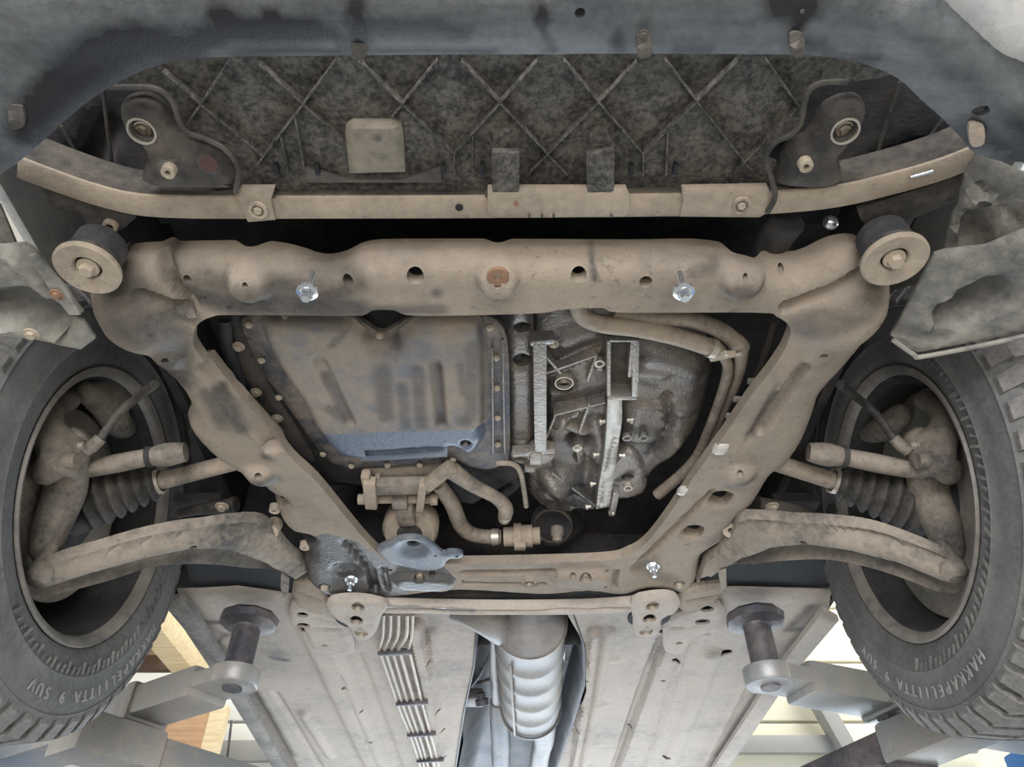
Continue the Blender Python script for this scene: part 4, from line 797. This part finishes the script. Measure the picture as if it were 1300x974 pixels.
    tube('link_rod', [P(f(205), 645, .10), P(f(206), 668, .10)], .010, M['cavity'], lk, sub=0)
    tube('link_rod', [P(f(228), 652, .06), P(f(262), 645, .05), P(f(300), 640, .05)], [.008, .011, .014], M['darkplate'], lk)
    bolt(P(f(282), 643, .03), .008, M['dbolt'], lk); box('bracket', P(f(255), 640, .09), (.09, .05, .02), M['cavity'], lk)
# ================================================================== FRONT WHEEL LINERS
ll = thing('wheel_liner_front', 'torn grey plastic wheel arch liner in front of the left wheel', 'liner', P(50, 390, -.03))
kl = (.25, -.6, 0, 0)
sheet('liner_shell', [(-60, 312), (0, 316), (28, 313), (42, 322), (56, 340), (80, 372), (103, 401), (92, 401), (90, 414), (80, 430), (66, 440), (44, 436), (-60, 424)], M['liner'], ll, z=-.045, k=kl, thick=.004, smooth=1, res=.008, prof=[(0, -.006), (.008, 0)], bumps=[([(-40, 400), (30, 390), (70, 415)], 30, -.03, .3), ([(20, 330), (60, 370)], 10, .01, .3)], oil=[([(-20, 400), (40, 395), (62, 410)], 20, .7)])  # dark band paints the shading along the liner's recess
sheet('liner_flap', [(62, 440), (82, 428), (92, 408), (104, 412), (119, 434), (100, 448), (80, 444)], M['liner'], ll, z=-.03, k=kl, thick=.004, smooth=1, res=.006, prof=[(0, -.006), (.006, 0)])
sheet('liner_edge', [(36, 326), (44, 324), (84, 366), (102, 400), (88, 400), (66, 372)], M['liner'], ll, z=-.058, k=kl, thick=.004, smooth=1, res=.006)
bolt(P(40, 424, -.05, kl), .006, M['dbolt'], ll, 'clip'); bolt(P(72, 374, -.06, kl), .005, M['rust'], ll, 'clip')
sheet('upper_flap', [(-60, 200), (0, 262), (20, 310), (25, 330), (-60, 330)], M['liner'], ll, z=-.02, k=kl, thick=.004, smooth=1, res=.01)
ls = thing('splash_panel', 'pale dusty splash panel with round hole in front of the right wheel', 'panel', P(1260, 300, -.03))
kr = (-.25, .6, 0, 0)
sheet('panel_shell', [(1244, 198), (1262, 205), (1300, 222), (1390, 250), (1390, 320), (1300, 322), (1252, 330), (1200, 330), (1204, 306), (1228, 232)], M['liner'], ls, z=-.02, k=kr, thick=.004, smooth=1, res=.008, holes=[(1240, 262, 13, .9)], hprof=[(0, .008), (.008, 0)], prof=[(0, -.006), (.006, 0)], bumps=[([(1232, 222), (1300, 285)], 5, -.006, .2), ([(1240, 270), (1235, 310)], 20, -.02, .3), ([(1214, 310), (1235, 240)], 6, .006, .3)], oil=[([(1240, 290)], 22, .55)])
lr = thing('wheel_liner_front', 'large dusty grey wheel arch liner with dark oval in front of the right wheel', 'liner', P(1220, 390, -.03))
sheet('liner_shell', [(1190, 328), (1202, 324), (1256, 318), (1300, 300), (1390, 270), (1390, 404), (1300, 427), (1240, 440), (1168, 453), (1158, 448), (1134, 432), (1150, 404), (1170, 366)], M['liner'], lr, z=-.045, k=kr, thick=.004, smooth=1, res=.008, prof=[(0, -.008), (.008, 0)], bumps=[([(1215, 398), (1262, 376)], 30, -.03, .3), ([(1178, 415), (1215, 350)], 8, .008, .2), ([(1250, 328)], 10, -.006, .3)], oil=[([(1200, 402), (1265, 378)], 20, .75), ([(1150, 420), (1200, 420)], 16, .55)])
tube('rolled_edge', [P(u, v, -.047, kr) for u, v in ((1134, 432), (1160, 450), (1170, 453), (1240, 440), (1300, 427), (1380, 408))], .0032, M['liner'], lr, n=8)
# ================================================================== UNDERBODY
fp = thing('floor_pan', 'dusty ribbed underbody floor pan behind the rear cross brace', 'floor pan', (cx_, 2.4, U + .04))
VB = 1075
sheet('floor_left', [(224, 752), (300, 748), (372, 758), (420, 762), (600, 775), (604, 800), (600, 850), (588, 905), (576, 985), (562, VB), (410, VB), (352, 974), (290, 868), (236, 776)], M['floor'], fp, z=.035, thick=.004, smooth=0, res=.0095, prof=[(0, -.004), (.02, 0)], rough=.0015,
      bumps=[([(527, 790), (545, 880), (566, 1070)], 12, .022, .5), ([(548, 800), (572, 1070)], 6, .010, .3), ([(300, 850), (420, 1060)], 9, -.012, .3), ([(385, 905), (420, 960)], 7, .012, .3), ([(400, 800), (520, 1070)], 22, .012, .6), ([(455, 830), (540, 1060)], 6, -.008, .3), ([(430, 850), (520, 1070)], 3, -.004, .3), ([(250, 790), (300, 820), (330, 800)], 10, -.008, .3), ([(350, 880), (460, 1060)], 4, -.008, .3)],
      holes=[(383, 781, 7, 1.2), (386, 792, 8, 1.2), (544, 835, 3), (556, 897, 3.5), (562, 925, 3), (563, 958, 3), (437, 870, 3.2), (459, 900, 2.5), (471, 938, 2.5), (412, 820, 3), (433, 798, 5)],
      oil=[([(345, 835), (362, 838)], 7, .9), ([(300, 790), (240, 790)], 8, .7), ([(325, 880), (372, 960)], 8, .7), ([(300, 800), (270, 820)], 5, .7), ([(550, 790), (540, 810)], 16, .4), ([(350, 830)], 22, .45)])
sheet('floor_right', [(716, 775), (850, 765), (900, 748), (1000, 750), (1056, 752), (1050, 790), (1000, 850), (918, 974), (850, VB), (690, VB), (705, 985), (728, 922), (744, 870), (742, 820)], M['floor'], fp, z=.035, thick=.004, smooth=0, res=.0095, prof=[(0, -.004), (.02, 0)], rough=.0015,
      bumps=[([(755, 800), (745, 880), (712, 1070)], 9, .020, .5), ([(775, 800), (760, 880), (722, 1060)], 8, .008, .4), ([(843, 812), (826, 850), (772, 1000), (750, 1070)], 9, -.022, .4), ([(870, 820), (790, 1070)], 5, .008, .4), ([(905, 830), (810, 1070)], 14, .008, .6), ([(1000, 830), (870, 1060)], 9, -.012, .3), ([(960, 840), (850, 1060)], 4, .006, .3), ([(780, 838)], 10, .004, .4), ([(765, 895)], 9, .004, .4), ([(755, 945)], 9, .004, .4)],
      holes=[(897, 772, 9, .9), (892, 792, 9, .9), (862, 816, 4), (738, 896, 3), (733, 923, 3), (744, 857, 2.5), (842, 865, 3), (846, 960, 5), (858, 838, 5), (800, 930, 3), (922, 828, 7), (842, 802, 5)],
      oil=[([(1030, 770), (1000, 800), (1020, 800)], 10, .75), ([(905, 830)], 12, .6), ([(860, 800), (900, 805)], 4, .7), ([(990, 840), (910, 960)], 7, .7), ([(838, 810), (824, 850)], 10, .5), ([(1035, 790), (1010, 820)], 7, .8)])
sheet('tunnel_roof', [(585, 770), (770, 770), (760, 870), (730, 985), (710, VB), (560, VB), (575, 985), (590, 900)], M['shieldalu'], fp, z=.16, thick=.004, smooth=0, res=.02, rough=.004, prof=[(0, .10), (.03, .05), (.07, 0)])
for s_, pl in ((-1, [(606, 775), (600, 850), (588, 905), (576, 985), (562, VB)]), (1, [(728, 775), (743, 822), (744, 870), (728, 922), (705, 985), (690, VB)])):
    bmq = bmesh.new(); A = []; B = []
    for (u, v) in pl:
        p = P(u, v, .035); A.append(bmq.verts.new(p)); B.append(bmq.verts.new(p + Vector((s_ * -.0 - s_ * .0 + (-s_) * .02, 0, .13))))
    for i in range(len(A) - 1): bmq.faces.new((A[i], A[i + 1], B[i + 1], B[i]))
    o = frombm('tunnel_wall', bmq, M['shieldalu'], fp)
    md = o.modifiers.new('t', 'SOLIDIFY'); md.thickness = .004
for lab, pl, kk in (('left', [(205, 768), (228, 762), (246, 780), (300, 868), (362, 974), (420, VB), (402, VB), (344, 974), (286, 880), (232, 800)], 0), ('right', [(1046, 778), (1066, 790), (1010, 855), (928, 974), (864, VB), (846, VB), (908, 974), (990, 850)], 0)):
    t = thing('sill_flange', 'dusty steel sill flange along the %s edge of the underbody' % lab, 'sill', P(pl[0][0], pl[0][1], 0))
    sheet('flange', pl, M['floor'] if lab == 'right' else dusty('sill_dark', (.16, .155, .15), (.34, .31, .27), .5, .8), t, z=-.002, thick=.012, smooth=0, res=.012, prof=[(0, -.004), (.004, 0)], oil=[([(pl[1][0] - 10, pl[1][1] + 20), (pl[3][0], pl[3][1])], 5, .6)])
for (u, v) in ((458, 808), (478, 800)): pass
cr = thing('front_floor_rail', 'dusty stamped rail ends with oval holes beside the left brace plate', 'rail', P(400, 795, .01))
sheet('rail_cap', [(370, 768), (415, 778), (442, 800), (450, 830), (425, 832), (395, 826), (385, 800), (368, 796)], M['floor'], cr, z=.015, thick=.006, smooth=2, res=.008, prof=[(0, -.006), (.008, 0)], holes=[(384, 781, 7, 1.0), (385, 795, 8, 1.0), (412, 820, 3.5)], bumps=[([(392, 798), (430, 800)], 4, -.004, .3), ([(400, 785), (425, 792)], 3, -.004, .3)])
cr = thing('front_floor_rail', 'dusty stamped rail ends with oval holes beside the right brace plate', 'rail', P(870, 795, .01))
sheet('rail_cap', [(845, 790), (870, 778), (905, 768), (920, 775), (918, 800), (900, 806), (880, 812), (868, 832), (845, 830), (842, 810)], M['floor'], cr, z=.015, thick=.006, smooth=2, res=.008, prof=[(0, -.006), (.008, 0)], holes=[(898, 774, 8, .9), (892, 790, 9, .9), (862, 817, 4)], bumps=[([(850, 798), (885, 796)], 3, -.004, .3)])
# brake and fuel lines
for i, (x0_, xm, xe, lab) in enumerate(((487, 482, 532, 'first'), (496, 489, 537, 'second'), (506, 498, 542, 'third'), (517, 507, 550, 'fourth'), (524, 519, 556, 'fifth'))):
    pts = [(x0_, 780), (x0_ - 1, 806), (xm, 822), (xm + 2, 832), ((xm + xe) / 2, 899), (xe, 967), (xe + 26, VB)]
    o = tube('brake_line', [P(u, v, .012) for u, v in pts], .0042 if i != 3 else .005, M['pipe'], None, n=8)
    tag(o, '%s thin steel line counted from the left on the left floor' % lab, 'pipe', 'brake and fuel lines')
for j, (u, v, w_, lab) in enumerate(((501, 829, 42, 'nearest the brace'), (523, 893, 40, 'second from the brace'), (535, 933, 36, 'third from the brace'), (546, 966, 34, 'farthest from the brace'))):
    q0, q1 = P(u - w_ / 2, v, .008), P(u + w_ / 2, v - 2, .008)
    tag(bar('line_clip', q0, q1, .012, .014, M['liftdark'], None, bev=.003), 'black plastic clip holding the steel lines, %s' % lab, 'clip', 'line clips')
# ================================================================== EXHAUST
ex = thing('exhaust', 'silver catalytic converter with flared cones and twin exhaust pipes in the tunnel', 'exhaust', P(672, 840, .04))
a, b = P(672, 782, .045), P(674, 905, .045); L = (b - a).length
pr = [(-.10, .03), (-.03, .055), (.0, .074)]
for i in range(5): t0 = .02 + i * .9 / 5 * L; pr += [(t0, .080), (t0 + .012, .084), (t0 + .03, .084), (t0 + .04, .080)]
pr += [(L * .95, .080), (L * 1.02, .070), (L * 1.12, .045), (L * 1.13, .0)]
lathe('converter_body', pr, a, b - a, M['exh'], ex, n=56)
dd = (b - a).normalized()
for t0 in (.035, L * .93): ringmesh('strap', a + dd * t0, .081, .0865, .012, M['exh'], ex, axis=dd, n=48)
bar('seam', a + dd * .10 + Vector((-.045, 0, -.072)), a + dd * L * .93 + Vector((-.045, 0, -.072)), .006, .006, M['rim'], ex, bev=.001)
tube('inlet_pipe', [P(575, 765, .08), P(600, 772, .05), P(622, 784, .03), P(640, 798, .03)], [.04, .042, .042, .040], M['exh'], ex)
tube('tail_pipe', [P(678, 905, .045), P(688, 915, .04), P(690, 940, .035), P(684, 974, .03), P(678, VB, .03)], [.045, .040, .032, .03, .03], M['exh'], ex)
tube('tail_pipe', [P(632, 890, .06), P(634, 915, .045), P(636, 945, .035), P(636, 974, .03), P(640, VB, .03)], [.022, .028, .030, .03, .03], M['shieldalu'], ex)
tube('side_tube', [P(628, 800, .06), P(628, 850, .06), P(632, 890, .06)], [.012, .014, .018], M['exh'], ex)
for (u, v) in ((610, 880), (700, 882)):
    lathe('flange_bolt', [(0, 0), (0, .012), (.016, .012), (.016, .018), (.03, .018), (.03, 0)], P(u, v, .05), (.2, .6, -1), M['liftdark'], ex, n=12)
box('hanger', P(602, 886, .06), (.05, .07, .03), M['liftdark'], ex, bev=.006); tube('hanger_rod', [P(610, 850, .07), P(600, 868, .07), P(625, 862, .07)], .005, M['liftdark'], ex)
tube('sensor_cable', [P(622, 830, .08), P(610, 856, .06), P(598, 872, .06)], .004, M['liftdark'], ex); tube('sensor_cable', [P(712, 795, .04), P(716, 830, .05), P(710, 870, .05)], .003, M['ring'], ex)
# ================================================================== LIFT
def lift_arm(s, padpx, tippx, lab):
    pad = P(*padpx, -.005)
    t = thing('lift_arm', 'grey telescopic lift arm holding the %s sill on a dark pad column' % lab, 'lift arm', (pad.x, pad.y, U - .11))
    lathe('pad', [(-.0, 0), (0, .055), (-.006, .060), (-.02, .058), (-.026, .045), (-.026, 0)], pad, (0, 0, 1), M['liftdark'], t, n=10)
    lathe('pad_collar', [(-.026, .03), (-.034, .026)], pad, (0, 0, 1), M['liftdark'], t, n=24)
    z1 = C + .585
    lathe('column', [(0, 0), (0, .0275), (pad.z - .026 - z1, .0275), (pad.z - .026 - z1, 0)], (pad.x, pad.y, z1), (0, 0, 1), M['liftdark'], t, n=28)
    base = Vector((pad.x, pad.y, z1 - .020))
    far = P(*tippx, -.16)
    d = Vector((far.x - base.x, far.y - base.y, 0)).normalized()
    # tip eye
    lathe('tip_eye', [(-.018, 0), (-.018, .020), (-.017, .022), (-.017, .044), (-.013, .047), (.016, .047), (.018, .044), (.018, 0)], base, (0, 0, 1), M['lift'], t, n=36)
    lathe('pin', [(0, 0), (0, .019), (.004, .019), (.004, 0)], base + Vector((0, 0, -.018)), (0, 0, -1), M['liftdark'], t, n=24)
    bar('tip_neck', base + d * .005, base + d * .13, .088, .031, M['lift'], t, bev=.004)
    secs = ((.07, .27, .092, .062, 0), (.26, .295, .104, .078, 0), (.29, .37, .100, .074, -.002), (.36, .80, .118, .092, -.004))
    for i, (d0, d1, w_, h_, dz) in enumerate(secs):
        bar('arm_section', base + d * d0 + Vector((0, 0, dz)), base + d * d1 + Vector((0, 0, dz)), w_, h_, M['lift'], t, bev=.009)
    for d0, zo in ((.27, .042), (.36, .052)):
        bar('stop_strip', base + d * (d0 - .005) + Vector((0, 0, -zo)), base + d * (d0 + .045) + Vector((0, 0, -zo)), .03, .008, M['liftdark'], t, bev=.002)
    bolt(base + d * .40 + Vector((0, 0, -.052)), .007, M['zinc'], t)
    return base + d * 1.0
eL = lift_arm(-1, (318, 782), (70, 948), 'left')
eR = lift_arm(1, (957, 780), (1262, 925), 'right')
for s, e, lab, pts in ((-1, eL, 'left', ((120, 940), (275, 985))), (1, eR, 'right', ((1200, 925), (1060, 985)))):
    a, b = P(*pts[0], -.23), P(*pts[1], -.23); d = (b - a).normalized()
    t = thing('rear_lift_arm', 'grey rear arm of the lift low in the %s corner of the photo' % lab, 'lift arm', b)
    bar('arm_section', a - d * .06, a + d * .12, .11, .075, M['lift'], t, bev=.01); bar('arm_section', a + d * .10, b + d * .3, .09, .06, M['lift'] if s < 0 else M['liftdark'], t, bev=.01)
    bar('stop_strip', a + d * .09 + Vector((0, 0, -.042)), a + d * .15 + Vector((0, 0, -.042)), .10, .01, M['liftdark'], t, bev=.002)
    post = thing('lift_post', 'blue steel lift post and carriage at the %s edge of the photo' % lab, 'lift post', (s * 1.50, 2.1, 0))
    box('column', (s * 1.55, 2.1, 1.6), (.22, .30, 3.2), M['blue'], post, bev=.01)
    box('base_plate', (s * 1.52, 2.1, .01), (.45, .50, .02), M['blue'], post, bev=.003)
    box('carriage', (s * 1.40, 2.0, C + .46), (.12, .40, .34), M['blue'], post, bev=.01)
    box('arm_bracket', (s * 1.30, 1.95, C + .50), (.14, .30, .03), M['blue'], post, bev=.006); box('arm_bracket', (s * 1.30, 1.95, C + .38), (.14, .30, .03), M['blue'], post, bev=.006)
    for j in (-1, 1): lathe('arm_pin', [(0, .02), (.2, .02)], (s * 1.29, 1.95 + j * .09, C + .34), (0, 0, 1), M['liftdark'], post, n=16)
